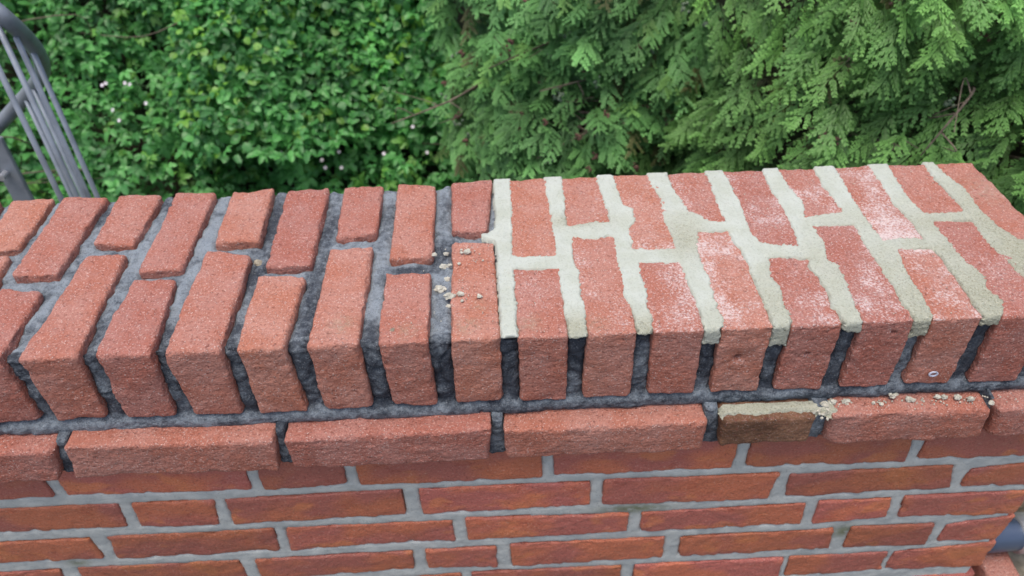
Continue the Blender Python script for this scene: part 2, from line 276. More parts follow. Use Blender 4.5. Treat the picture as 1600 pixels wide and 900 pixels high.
def leaf_mat(name, spec=.5, rough=.42, trans=.3):
    m = N(name); c = m.attr('tint', out='Color')
    rv = m.ramp(m.noise(6, 2), .3, .7, .7, 1.25)
    hs = m.node('ShaderNodeHueSaturation'); m.l.new(c, hs.inputs['Color']); m.put(hs.inputs['Value'], rv)
    m.fin(hs.outputs[0], rough, m.bump(m.noise(150, 2), .3, .002), spec*.9)
    tr = m.node('ShaderNodeBsdfTranslucent'); tc = m.mix(.6, hs.outputs[0], (.2, .45, .05), 'MIX'); m.l.new(hs.outputs[0], tr.inputs[0])
    mx = m.node('ShaderNodeMixShader'); mx.inputs[0].default_value = trans
    m.l.new(m.b.outputs[0], mx.inputs[1]); m.l.new(tr.outputs[0], mx.inputs[2]); m.l.new(mx.outputs[0], m.o.inputs[0])
    return m.m
M_LEAF = leaf_mat('bramble_leaf'); M_ROUND = leaf_mat('hedge_leaf', .5, .4); M_CYP = leaf_mat('cypress_spray', .35, .5, .22)
def plain(name, c, r=.8, sc_=30, c2=None):
    m = N(name); c2 = c2 or tuple(x*.6 for x in c)
    return m.fin(m.mix(m.ramp(m.noise(sc_, 4), .35, .65), c, c2), r, m.bump(m.noise(sc_*3, 3), .5, .003), .3)
M_BARK = plain('grey_brown_bark', (.21, .17, .13), .85, 60); M_TWIG = plain('dry_twig', (.17, .14, .10), .8, 90)
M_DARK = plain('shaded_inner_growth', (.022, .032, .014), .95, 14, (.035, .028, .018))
M_SOIL = plain('soil_with_litter', (.075, .06, .035), .95, 9, (.04, .055, .02))
M_CONE = plain('brown_cone', (.20, .105, .085), .8, 200); M_GCONE = plain('green_cone', (.22, .30, .20), .7, 200)
M_PETAL = plain('white_petal', (.8, .78, .8), .6, 200, (.7, .62, .68)); M_STONE = plain('pale_stone', (.36, .32, .24), .85, 70)

# ---------------------------------------------------------------- bricks
def rbox_grid(nx, ny, nz):
    """points of a subdivided cube surface in [0,1]^3 with shared vertices"""
    n = (nx, ny, nz); idx = {}; V = []; F = []
    I, J, K = np.meshgrid(np.arange(nx+1), np.arange(ny+1), np.arange(nz+1), indexing='ij')
    surf = (I == 0) | (I == nx) | (J == 0) | (J == ny) | (K == 0) | (K == nz)
    ids = np.full(surf.shape, -1); ids[surf] = np.arange(surf.sum())
    V = np.stack([I[surf]/nx, J[surf]/ny, K[surf]/nz], -1)
    def face(A, flip):
        q = np.stack([A[:-1, :-1], A[1:, :-1], A[1:, 1:], A[:-1, 1:]], -1).reshape(-1, 4)
        return q[:, ::-1] if flip else q
    F = np.concatenate([face(ids[:, :, 0], True), face(ids[:, :, -1], False), face(ids[:, 0, :], False), face(ids[:, -1, :], True),
                        face(ids[0, :, :], True), face(ids[-1, :, :], False)])
    return V, F

_gc = {}
def brick_mesh(C8, res, rnd, amp, seed, mat, dents=(), dust=0., stain=(), ragged=1.0, fine=0.):
    """C8: eight corners in metres, order x-,y-,z- fastest z: C8[i][j][k]"""
    C = np.array(C8, float)
    L = [np.mean([np.linalg.norm(C[1, j, k]-C[0, j, k]) for j in (0, 1) for k in (0, 1)]),
         np.mean([np.linalg.norm(C[i, 1, k]-C[i, 0, k]) for i in (0, 1) for k in (0, 1)]),
         np.mean([np.linalg.norm(C[i, j, 1]-C[i, j, 0]) for i in (0, 1) for j in (0, 1)])]
    n = tuple(max(3, int(round(l/res))) for l in L)
    if n not in _gc: _gc[n] = rbox_grid(*n)
    U, F = _gc[n]
    Lv = np.array(L); p = U*Lv
    wn = fb(p+seed*.37, .028, seed, 2)
    r = np.clip(rnd*(1+.75*wn), rnd*.25, rnd*2.4)[:, None]
    q = np.clip(p, r, Lv-r); dv_ = p-q; ln = np.linalg.norm(dv_, axis=1)[:, None]
    nrm = dv_/np.maximum(ln, 1e-9); pr = q+nrm*r
    u = pr/Lv
    def tri(u):
        x, y, z = u[:, :1], u[:, 1:2], u[:, 2:]
        return (C[0, 0, 0]*(1-x)*(1-y)*(1-z)+C[1, 0, 0]*x*(1-y)*(1-z)+C[0, 1, 0]*(1-x)*y*(1-z)+C[1, 1, 0]*x*y*(1-z)
                + C[0, 0, 1]*(1-x)*(1-y)*z+C[1, 0, 1]*x*(1-y)*z+C[0, 1, 1]*(1-x)*y*z+C[1, 1, 1]*x*y*z)
    W = tri(u)
    if fine: d0 = fine*(.00030*vn(W@np.array([[.9, 0, .35], [0, 1, 0], [-.35, 0, 1.05]])+seed, .0046, seed+40)+.00026*vn(W+seed, .0027, seed+41))
    else: d0 = 0
    edge = (np.sort(np.minimum(p, Lv-p), axis=1)[:, 1] < .004+rnd)        # close to an arris
    d = amp*(fb(W+seed, .030, seed+5, 2)*1.3+fb(W+seed, .009, seed+9, 2)*.8)
    chip = (np.clip(vn(W+seed, .011, seed+20)-.25, 0, 1)*.0028+np.clip(vn(W+seed, .005, seed+25)-.1, 0, 1)*.0010)*ragged*edge
    d = d-chip+d0
    for (dx, dy, dz, dr, dd) in dents:
        d = d-dd*np.exp(-(((W[:, 0]-dx)**2+(W[:, 1]-dy)**2+(W[:, 2]-dz)**2)/(dr*dr))**(2 if dr < .005 else 1))
    W = W+nrm*d[:, None]
    at = {}
    top = W[:, 2]
    if dust:
        a = vn(W*np.array([1, .7, 1]), .034, 77)*.75+vn(W, .013, 78)*.45
        a = np.clip(a*.9+.12, 0, 1)*dust+.28*dust
        at['dust'] = a
    if stain:
        s = np.zeros(len(W))
        for (sx, sy, sr, sa) in stain: s = np.maximum(s, sa*np.exp(-((W[:, 0]-sx)**2+(W[:, 1]-sy)**2)/(sr*sr)))
        at['stain'] = s
    return mesh_np('brick', W, F, mat, True, at)

def hexa(top4, bot4):
    """top4/bot4: [front-left, front-right, back-right, back-left] -> C[x][y][z]"""
    C = np.zeros((2, 2, 2, 3))
    for (P, k) in ((bot4, 0), (top4, 1)):
        C[0, 0, k], C[1, 0, k], C[1, 1, k], C[0, 1, k] = P
    return C

wall = thing('brick_wall', 'red brick garden wall capped by upright bricks, pale new pointing on its right half', 'wall', (.5, .1, -1.15))
OFF = np.array([.5, .1, -1.15])
def wobj(name, me, **kw):
    o = obj(name, me, wall, **kw); o.location = -OFF
    return o
m3 = .001
H0 = -.0955
BOT = {int(k): v for k, v in DATA['B'].items()}
polys = []          # unfolded (x, v) outlines in mm for the joint fields: v = -y on top, v = -z on the front
fresh_polys = []
DENTS = {11: [(0.7875, 0.0, -0.0445, .0036, .013)], 12: [(0.8594, 0.0, -0.0425, .0024, .009)], 13: [(0.9405, 0.0, -0.0163, .0022, .008)]}
DENTS[11].append((DENTS[11][0][0]+.005, 0, DENTS[11][0][2]+.001, .010, .003))
seed = 1
jit = np.random.default_rng(3)
HT = {}
for (k, c, row, P) in DATA['T']:
    seed += 1; P = np.array(P)*m3; z = float(jit.uniform(-.0015, .0012)); tl = jit.uniform(-.001, .001, 2)
    top = [(x, y, z+tl[0]*(1 if i in (1, 2) else -1)+tl[1]*(1 if i > 1 else -1)) for i, (x, y) in enumerate(P)]
    if row == 'f':
        for i in (0, 1): top[i] = (top[i][0], 0.0+float(jit.uniform(-.001, .001)), top[i][2]*.3)
        bl, br = BOT.get(c, [[P[0][0]*1e3+3, -95], [P[1][0]*1e3-1, -95]])
        bot = [(bl[0]*m3, .0, bl[1]*m3), (br[0]*m3, .0, br[1]*m3), (top[2][0], top[2][1], H0), (top[3][0], top[3][1], H0)]
        polys.append([[P[3][0]*1e3, -P[3][1]*1e3], [P[2][0]*1e3, -P[2][1]*1e3], [P[1][0]*1e3, 0], [br[0], -br[1]], [bl[0], -bl[1]], [P[0][0]*1e3, 0]])
    else:
        if c == 7: P[2:, 1] = .292
        for i in (2, 3): top[i] = (top[i][0], .2855+float(jit.uniform(-.002, .002)), top[i][2])
        bot = [(x, y, H0) for (x, y, _) in top]
        polys.append([[x*1e3, -y*1e3] for x, y in P])
    st = ()
    if c == 7 and row == 'f': st = ((.512, .020, .012, .8), (.525, .05, .01, .5))
    if c == 6 and row == 'f': st = ((.452, .016, .012, .7),)
    if c == 5 and row == 'f': st = ((.385, .03, .014, .8),)
    me = brick_mesh(hexa(top, bot), .0021, .0042, .0007, seed, M_COP, stain=st, fine=1.)
    wobj('brick', me)
# extra columns out of frame on the left
for i in range(2, 9):
    x0 = -.050-(i-1)*.069
    for (row, y0, y1) in ((('f', 0, .165), ('b', .178, .2855)) if i % 2 else (('f', 0, .115), ('b', .13, .2855))):
        seed += 1; q4 = [(x0, y0), (x0+.052, y0), (x0+.05, y1), (x0, y1)]
        me = brick_mesh(hexa([(x, y, 0) for x, y in q4], [(x, y, H0) for x, y in q4]), .008, .004, .0007, seed, M_COP)
        wobj('brick', me)
        if row == 'f': polys.append([[x0*1e3, -y1*1e3], [x0*1e3+52, -y1*1e3], [x0*1e3+52, 95], [x0*1e3, 95]])
        else: polys.append([[x0*1e3, -y1*1e3], [x0*1e3+52, -y1*1e3], [x0*1e3+52, -y0*1e3], [x0*1e3, -y0*1e3]])
# freshly pointed side: outlines are what shows between the smears, the bricks run on a little under them
for (c, row, P) in DATA['F']:
    seed += 1; P = np.array(P); g = 3.0
    ys = P[:, 1]; x = P[:, 0]
    yb, yt = ys.min(), ys.max()
    bx = BOT.get(c, [[P[:, 0].min(), 0], [P[:, 0].max(), 0]])
    x00 = x10 = min(bx[0][0], P[:, 0].min())-1; x01 = x11 = max(bx[1][0], P[:, 0].max())+1
    P = P.copy()
    if row == 'b': P[:, 1] = np.where(P[:, 1] > 270, 292, P[:, 1])
    yt_ = 285.5 if row == 'b' else yt+g; yb_ = 0 if row == 'f' else yb-g
    if c == 16 and row == 'b': x00, x01, x10, x11 = 1110, 1163, 1107, 1159
    z = float(jit.uniform(-.0012, .0006))
    q4 = [(x00, yb_), (x01, yb_), (x11, yt_), (x10, yt_)]
    top = [(a*m3, b*m3, z) for a, b in q4]
    if row == 'f':
        bl, br = BOT.get(c, [[x00+1, -96], [x01-1, -96]])
        top[0] = (min(x00, P[0][0]-.5)*m3, 0, z); top[1] = ((P[1][0]+.5)*m3, 0, z); top[0] = ((P[0][0]-.5)*m3, 0, z)
        bot = [(bl[0]*m3, 0, bl[1]*m3), (br[0]*m3, 0, br[1]*m3), (top[2][0], top[2][1], H0), (top[3][0], top[3][1], H0)]
        up = [[P[0][0], 0], [P[1][0], 0]]+[[a, -b] for a, b in P[2:]]
        pl = up+[]
        pl = [[bl[0], -bl[1]], [P[0][0], 0]]+[[a, -b] for a, b in P[2:][::-1]]+[[P[1][0], 0], [br[0], -br[1]]]
    else:
        bot = [(a, b, H0) for a, b, _ in top]; pl = [[a, -b] for a, b in P]
    dn = DENTS.get(c, ()) if row == 'f' else ()
    me = brick_mesh(hexa(top, bot), .0013 if dn else .0021, .003, .0007, seed, M_COP, dents=dn, dust={8: .35, 9: .6, 15: .55, 16: .15}.get(c, 1.0), ragged=.7, fine=1.,
                    stain=((.575, .02, .012, .8), (.64, .015, .012, .6)) if c in (8, 9) and row == 'f' else (((1.145, .22, .03, .6),) if c == 16 else ()))
    o = wobj('brick', me)
    if c == 11 and row == 'f': o['label'] = 'coping brick with a deep pebble hole in its front face'
    polys.append(pl); fresh_polys.append(pl)

# ---------------------------------------------------------------- profile sweep used by both coping mortars
def sweep(v, d, R):
    """v: unfolded mm, d: inward depth mm, R: radius of the front arris -> (y, z) in m"""
    a = -v
    Lq = R*np.pi/2
    # v < -R : top ; -R..(Lq-R) : arc ; beyond: front (arc length is stretched to keep v = -z on the front)
    y = np.where(v < -R, -v, 0.0); z = np.where(v < -R, -d, 0.0)
    t = np.clip((v+R)/(2*R), 0, 1)*np.pi/2
    ya = R-(R-d)*np.sin(t); za = -R+(R-d)*np.cos(t)
    arc = (v >= -R) & (v <= R)
    y = np.where(arc, ya, y); z = np.where(arc, za, z)
    fr = v > R
    y = np.where(fr, d, y); z = np.where(fr, -v, z)
    return y*m3, z*m3

def gauss(X, Y, spots):
    return [(np.exp(-((X-a)/rx)**2-((Y-b)/ry)**2), t) for a, b, rx, ry, t in spots]

# old dark mortar of the coping
xs = np.arange(-560, 1158, 2.3); vs = np.arange(-285, 119, 2.1); X, V = np.meshgrid(xs, vs, indexing='ij')
sd = sdf(polys, X, V)
base = np.where(V < -12, 8.0, 6.0)+n2(X, V, 24, 3, 2)*2.6+n2(X, V, 9, 8, 2)*1.5+n2(X, V, 3.8, 9, 1)*.7
isb = np.clip((V-94)/5, 0, 1)*(1-0)
bead = -1.2+n2(X, V, 30, 14, 2)*1.5+n2(X, V, 6, 15, 2)*.7+n2(X, V, 3.4, 16, 1)*.3+4.5*((V-106.5)/10)**2*(V > 96)
d = base*(1-isb)+bead*isb
# separate pushed-in lumps: the mortar is broken across the joints here and there
cr = np.abs(n2(X*.6, V, 26, 31, 1)); crk = np.exp(-(cr/.05)**2)*3.0
d = d+crk*np.where(V > 96, .6, 1)
d = d+(2.6+2.2*n2(X, V, 18, 19, 2))*np.exp(-(np.maximum(sd, 0)/2.2)**2)*np.where(V > 96, .6, 1)
d = np.where(X > 548, np.where(V < 4, d+3.5, d), d)
d = np.where(sd < -1.5, np.clip(d+9, 0, 14), d)
Yv, Zv = sweep(V, np.clip(d, -2, 13.5), 14)
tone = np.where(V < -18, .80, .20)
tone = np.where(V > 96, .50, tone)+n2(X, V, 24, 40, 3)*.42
for gm, t in gauss(X, V, [(277, -225, 14, 75, .05), (273, -120, 16, 26, .0), (346, -70, 14, 110, .18), (345, -200, 14, 60, .25), (65, -245, 14, 25, .2), (135, -270, 12, 14, .25), (414, -210, 12, 60, .42),
                          (448, -121, 34, 9, .08), (484, -150, 12, 26, .12), (484, -230, 12, 50, .55), (415, -18, 9, 26, .05), (483, -60, 9, 40, .62), (135, -40, 12, 26, .25), (206, -35, 12, 26, .2), (275, -35, 12, 30, .18),
                          (20, -120, 40, 12, .75), (140, 40, 10, 40, .5), (210, 75, 10, 30, .5), (66, 60, 8, 40, .4), (344, 60, 8, 40, .3), (414, 60, 10, 30, .3), (120, 105, 120, 12, .68), (350, 106, 60, 12, .6), (700, 106, 70, 10, .38), (900, 106, 50, 10, .25), (970, 80, 10, 18, .85), (960, 40, 10, 20, .7)]):
    tone = tone*(1-gm)+t*gm
me = mesh_np('old_mortar', np.stack([X*m3, Yv, Zv], -1).reshape(-1, 3), grid_faces(*X.shape)[:, ::-1], M_OLD, True, {'tone': tone.ravel()})
wobj('old_mortar', me, label='old dark grey mortar set back between the coping bricks')

# fresh pale mortar
xs = np.arange(528, 1166, 1.35); vs = np.arange(-286, 34, 1.35); X, V = np.meshgrid(xs, vs, indexing='ij')
sd = sdf(fresh_polys+[p for p in polys[:26] if max(a for a, b in p) > 480], X, V)
nz1 = n2(X, V, 9, 50, 2); nz2 = n2(X, V, 3, 52, 2)
nz3 = n2(X, V, 1.6, 55, 1)
mm_ = sd+nz1*1.1+nz2*1.3+nz3*.6-.35
left = X-(544.5+nz1*1.2+(-17+5*nz1)*np.exp(-((V+169)/8)**2))
ends = [(553, -1), (620, 5), (688, 5), (757, 23), (828, 28), (898, 14), (976, 25), (1042, 13), (1110, 8)]
ex = np.interp(X.ravel(), [e[0] for e in ends], [e[1] for e in ends]).reshape(X.shape)
for e in ends: ex = np.where(np.abs(X-e[0]) < 18, e[1], ex)
front = ex-V+nz1*3+nz2*1.5
mm_ = np.minimum(np.minimum(mm_, left), front)
mm_ = np.minimum(mm_, np.where(V < -120, 1128-X, 9))
cracks = np.exp(-(np.abs(n2(X, V, 40, 61, 2))/.018)**2)*(n2(X, V, 60, 63, 1) > .25)
grit = np.clip((X-700+V*1.2+n2(X, V, 50, 66, 2)*90)/330, 0, 1)
for gm, t in gauss(X, V, [(620, -10, 22, 20, .8), (690, -5, 22, 20, .9), (640, -190, 40, 14, .8), (760, -150, 30, 40, .7), (565, -167, 12, 8, .2), (730, -235, 20, 15, .7)]): grit = np.clip(grit*(1-gm)+t*gm, 0, 1)
rough = .25+.75*grit
hh = .9+n2(X, V, 3.2, 75, 1)*.22+nz3*.16+n2(X, V, 16, 70, 2)*.65*rough+n2(X, V, 4, 72, 2)*.6*rough-cracks*1.6-np.clip(V+6, 0, 30)*.05
st = np.clip((mm_+1.1)/2.4, 0, 1); st = st*st*(3-2*st)
h = -5.5+(hh+5.5)*st
Yv, Zv = sweep(V, -h, 5)
# keep only what is not buried
keepv = (h > -4.6).ravel(); Fq = grid_faces(*X.shape)[:, ::-1]; Fq = Fq[keepv[Fq].any(1)]
used = np.unique(Fq); mp = np.full(X.size, -1); mp[used] = np.arange(len(used))
me = mesh_np('fresh_mortar', np.stack([X*m3, Yv, Zv], -1).reshape(-1, 3)[used], mp[Fq], M_FRESH, True, {'grit': grit.ravel()[used]})
wobj('fresh_mortar', me, label='fresh pale mortar pressed flush into the joints of the right half')

# ---------------------------------------------------------------- stretcher course under the coping
SP = []
YF = -.024
def face_brick(p4, yf, depth, res, rnd, amp, mat, ztop=None, **k):
    (tl, tr, br, bl) = [np.array(a)*m3 for a in p4]
    if ztop is not None: tl = np.array([tl[0], ztop]); tr = np.array([tr[0], ztop])
    F = [(bl[0], yf, bl[1]), (br[0], yf, br[1]), (br[0], yf+depth, br[1]), (bl[0], yf+depth, bl[1])]
    T = [(tl[0], yf, tl[1]), (tr[0], yf, tr[1]), (tr[0], yf+depth, tr[1]), (tl[0], yf+depth, tl[1])]
    return brick_mesh(hexa(T, F), res, rnd, amp, seed, mat, **k)
S = list(DATA['S'])
S[0] = [[-141, -115], [72.3, -116], S[0][2], [-139, -164]]
S = [[[-141-i*226, -117], [-141-i*226+213, -117], [-141-i*226+213, -165], [-141-i*226, -165]] for i in (2, 1)]+S
S[-1][1] = [1186, -118]; S[-1][2] = [1188, -165]
for i, p4 in enumerate(S):
    seed += 1; p4 = [[a, b+(2.5 if j < 2 else 0)] for j, (a, b) in enumerate(p4)]
    vis = i >= 2; br_ = (i == 6)
    me = face_brick(p4, YF if not br_ else YF-.001, .105, .0021 if vis else .01, .0050, .0006, M_BROWN if br_ else M_COP, dust=(.25 if i in (7, 8) else 0), ragged=.8, fine=1.2 if vis else 0)
    o = wobj('brick', me)
    if br_: o['label'] = 'brown burnt half brick with a strip of pale mortar on its ledge'
    SP.append([[a, -b if j > 1 else 100] for j, (a, b) in enumerate(p4)])
xs = np.arange(-590, 1184, 2.5); vs = np.arange(109, 166.5, 1.9); X, V = np.meshgrid(xs, vs, indexing='ij')
sd = sdf(SP, X, V)
d = -12+n2(X, V, 14, 81, 2)*3.0+n2(X, V, 5, 82, 1)*1.0+2.5*np.exp(-(np.maximum(sd, 0)/2)**2)
d = np.where(sd < (.5 if True else 0), np.where(V < 121, 14, d), d)
Yv = d*m3; Zv = -V*m3; Yv[:, 0] = .004; Yv[:, -1] = .002
tone = .42+n2(X, V, 30, 85, 2)*.35
me = mesh_np('old_mortar', np.stack([X*m3, Yv, Zv], -1).reshape(-1, 3), grid_faces(*X.shape)[:, ::-1], M_OLD, True, {'tone': tone.ravel()})
wobj('old_mortar', me, label='old grey mortar in the upright joints of the projecting course')
# pale smear lying on the ledge of the brown brick and in the joint to its right
xs = np.arange(774, 905, 1.2); ts = np.arange(0, 25, 1.2); X, T_ = np.meshgrid(xs, ts, indexing='ij')
wdt = 11.5+n2(X, T_*0, 16, 90, 3)*4.5+np.clip((X-884)/8, 0, 1)*6
msk = np.minimum(np.minimum(wdt-T_, (X-779)*.8), (902-X)*.9)+n2(X, T_, 4, 92, 2)*1.6
st = np.clip((msk+1)/2.5, 0, 1)
h = -113.6-np.clip(T_-13, 0, 20)*.30+(2.6+n2(X, T_, 7, 94, 2)*1.0)*st-3*(1-st)
keepv = (st > .02).ravel(); Fq = grid_faces(*X.shape)[:, ::-1]; Fq = Fq[keepv[Fq].any(1)]; used = np.unique(Fq); mp = np.full(X.size, -1); mp[used] = np.arange(len(used))
me = mesh_np('fresh_mortar', np.stack([X*m3, (-4-T_)*m3, h*m3], -1).reshape(-1, 3)[used], mp[Fq], M_FRESH, True, {'grit': np.full(len(used), .75)})
wobj('fresh_mortar', me, label='strip of pale mortar smeared along the ledge of the brown brick')

# ---------------------------------------------------------------- wall face below
WP = []
rows = DATA['W']
jw = np.random.default_rng(11)
for r_, row in enumerate(rows):
    zt = [-.178, None, None, None, None][r_]
    row = [list(map(list, b)) for b in row]
    # square up the first, carry the course on out of frame
    n_ex = 3
    fx = min(row[0][0][0], row[0][3][0]); zt0, zb0 = row[min(1, len(row)-1)][0][1], row[min(1, len(row)-1)][3][1]
    row[0][0] = [fx, row[0][1][1]]; row[0][3] = [fx, row[0][2][1]]
    x = fx-13
    ex_ = []
    while x > -560:
        ex_.append([[x-208, zt0], [x, zt0], [x, zb0], [x-208, zb0]]); x -= 221
    for a in (1, 2): row[-1][a][0] = [1204, 1206, 1207, 1211, 1214][r_]+float(jw.uniform(-3, 3))
    for b in ex_[::-1]+row:
        seed += 1; vis = b in row
        if r_ == 4: b = [b[0], b[1], [b[2][0], max(b[2][1], -505)], [b[3][0], max(b[3][1], -508)]]
        me = face_brick(b, .0+float(jw.uniform(-.0008, .0008)), .03 if vis else .10, .0026 if vis else .014, .0024, .0008, M_WALL, ztop=zt, ragged=1.2, fine=.8 if vis else 0)
        wobj('brick', me)
        q4 = [[a[0], -a[1]] for a in b]
        if zt: q4[0][1] = q4[1][1] = 178
        WP.append(q4)
# plain lower courses down to the ground
cheap, cheaph = None, None
z = -.514
r_ = 5
while z > -1.13:
    x = 1.214-(.110 if r_ % 2 else 0); k = 0
    if r_ % 2:
        if cheaph is None:
            cheaph = brick_mesh(hexa([(0, 0, .052), (.1, 0, .052), (.1, .1, .052), (0, .1, .052)], [(0, 0, 0), (.1, 0, 0), (.1, .1, 0), (0, .1, 0)]), .02, .002, .0006, 5, M_WALL)
        o = obj('brick', cheaph, wall); o.location = np.array([1.214-.1, 0, z-.052])-OFF
    while x > -.5:
        if cheap is None:
            cheap = brick_mesh(hexa([(0, 0, .052), (.209, 0, .052), (.209, .1, .052), (0, .1, .052)], [(0, 0, 0), (.209, 0, 0), (.209, .1, 0), (0, .1, 0)]), .02, .002, .0006, 6, M_WALL)
        o = obj('brick', cheap, wall); o.location = np.array([x-.209, 0, z-.052])-OFF; x -= .221
    z -= .063; r_ += 1
xs = np.arange(-590, 1203, 3.0); vs = np.arange(164, 520, 3.0); X, V = np.meshgrid(xs, vs, indexing='ij')
sd = sdf(WP, X, V)
d = 1.7+n2(X, V, 30, 101, 2)*.7+n2(X, V, 6, 102, 2)*.45+1.6*np.exp(-(np.maximum(sd, 0)/2.0)**2)
d = np.where(sd < -2, 12, d)
moss = np.zeros(X.shape)
for gm, t in gauss(X, V, [(702.3, 310.2, 45, 9, 1), (989.5, 386.7, 18, 14, 1), (-10, 372, 15, 8, .8)]): moss = np.maximum(moss, gm*t)
me = mesh_np('pointing_mortar', np.stack([X*m3, d*m3, -V*m3], -1).reshape(-1, 3), grid_faces(*X.shape)[:, ::-1], M_WM, True, {'moss': moss.ravel()})
wobj('pointing_mortar', me, label='grey weathered mortar pointing of the lower wall')
def box_np(x0, x1, y0, y1, z0, z1):
    V = np.array([(x, y, z) for x in (x0, x1) for y in (y0, y1) for z in (z0, z1)], float)
    F = np.array([[0, 1, 3, 2], [4, 6, 7, 5], [0, 4, 5, 1], [2, 3, 7, 6], [0, 2, 6, 4], [1, 5, 7, 3]]); return V, F
V1, F1 = box_np(-.59, 1.2015, .004, .258, -1.2, -.517); V2, F2 = box_np(-.59, 1.2015, .02, .258, -.5165, -.116); V3, F3 = box_np(-.585, 1.155, .02, .272, -.1155, -.02)
wobj('mortar_core', mesh_np('mortar_core', np.concatenate([V1, V2, V3]), np.concatenate([F1, F2+8, F3+16]), M_WM, False))

# screw plug ring in the front of a coping brick
th = np.arange(20)*2*np.pi/20
pts = [(1.0016+.0042*math.cos(a), -.0022, -0.0786+.0030*math.sin(a)) for a in th]
Vt = []; Ft = []
for i, a in enumerate(th):
    cdir = np.array([math.cos(a), 0, math.sin(a)])
    for b in np.arange(8)*2*np.pi/8:
        Vt.append(np.array(pts[i])+.0011*(cdir*math.cos(b)+np.array([0, math.sin(b), 0])))
for i in range(20):
    for j in range(8): Ft.append([i*8+j, i*8+(j+1) % 8, ((i+1) % 20)*8+(j+1) % 8, ((i+1) % 20)*8+j])
M_PLUG = plain('pale_plastic', (.62, .66, .8), .4, 200)
wobj('screw_plug', mesh_np('screw_plug', Vt, Ft, M_PLUG), label='small pale plastic plug ring in a coping brick')

# ---------------------------------------------------------------- crumbs and pebbles
M_CRUMB = plain('dry_mortar_crumb', (.58, .57, .49), .9, 260, (.42, .41, .34))
def ico(n=2):
    bm_ = __import__('bmesh').new(); __import__('bmesh').ops.create_icosphere(bm_, subdivisions=n, radius=1)
    V = np.array([v.co[:] for v in bm_.verts]); F = np.array([[v.index for v in f.verts] for f in bm_.faces]); bm_.free(); return V, F
IV, IF = ico(3)
def crumb(loc, r, label, grp, sd_, mat=None, lobes=1, name='mortar_crumb', cat='mortar crumb'):
    Vs = []; Fs = []; g = np.random.default_rng(sd_)
    for i in range(lobes):
        off = np.zeros(3) if i == 0 else np.array([g.uniform(-1, 1)*1.1, g.uniform(-.7, .7), g.uniform(-.25, .2)])*r
        rr = r*(1 if i == 0 else g.uniform(.4, .8)); rr = rr*(.62 if lobes > 2 else 1)
        dd = 1+.42*fb(IV+sd_*7+i*3, .8, sd_, 2)+.2*fb(IV+sd_, .3, sd_+3, 2)
        Vs.append(IV*dd[:, None]*rr*np.array([1, .85, .65])+off); Fs.append(IF+len(IV)*i)
    V = np.concatenate(Vs); me = mesh_np(name, V, np.concatenate(Fs), mat or M_CRUMB, False, {'grit': np.full(len(V), .15)})
    o = obj(name, me, label=label, category=cat, group=grp); o.location = (loc[0], loc[1], loc[2]+r*.35); return o
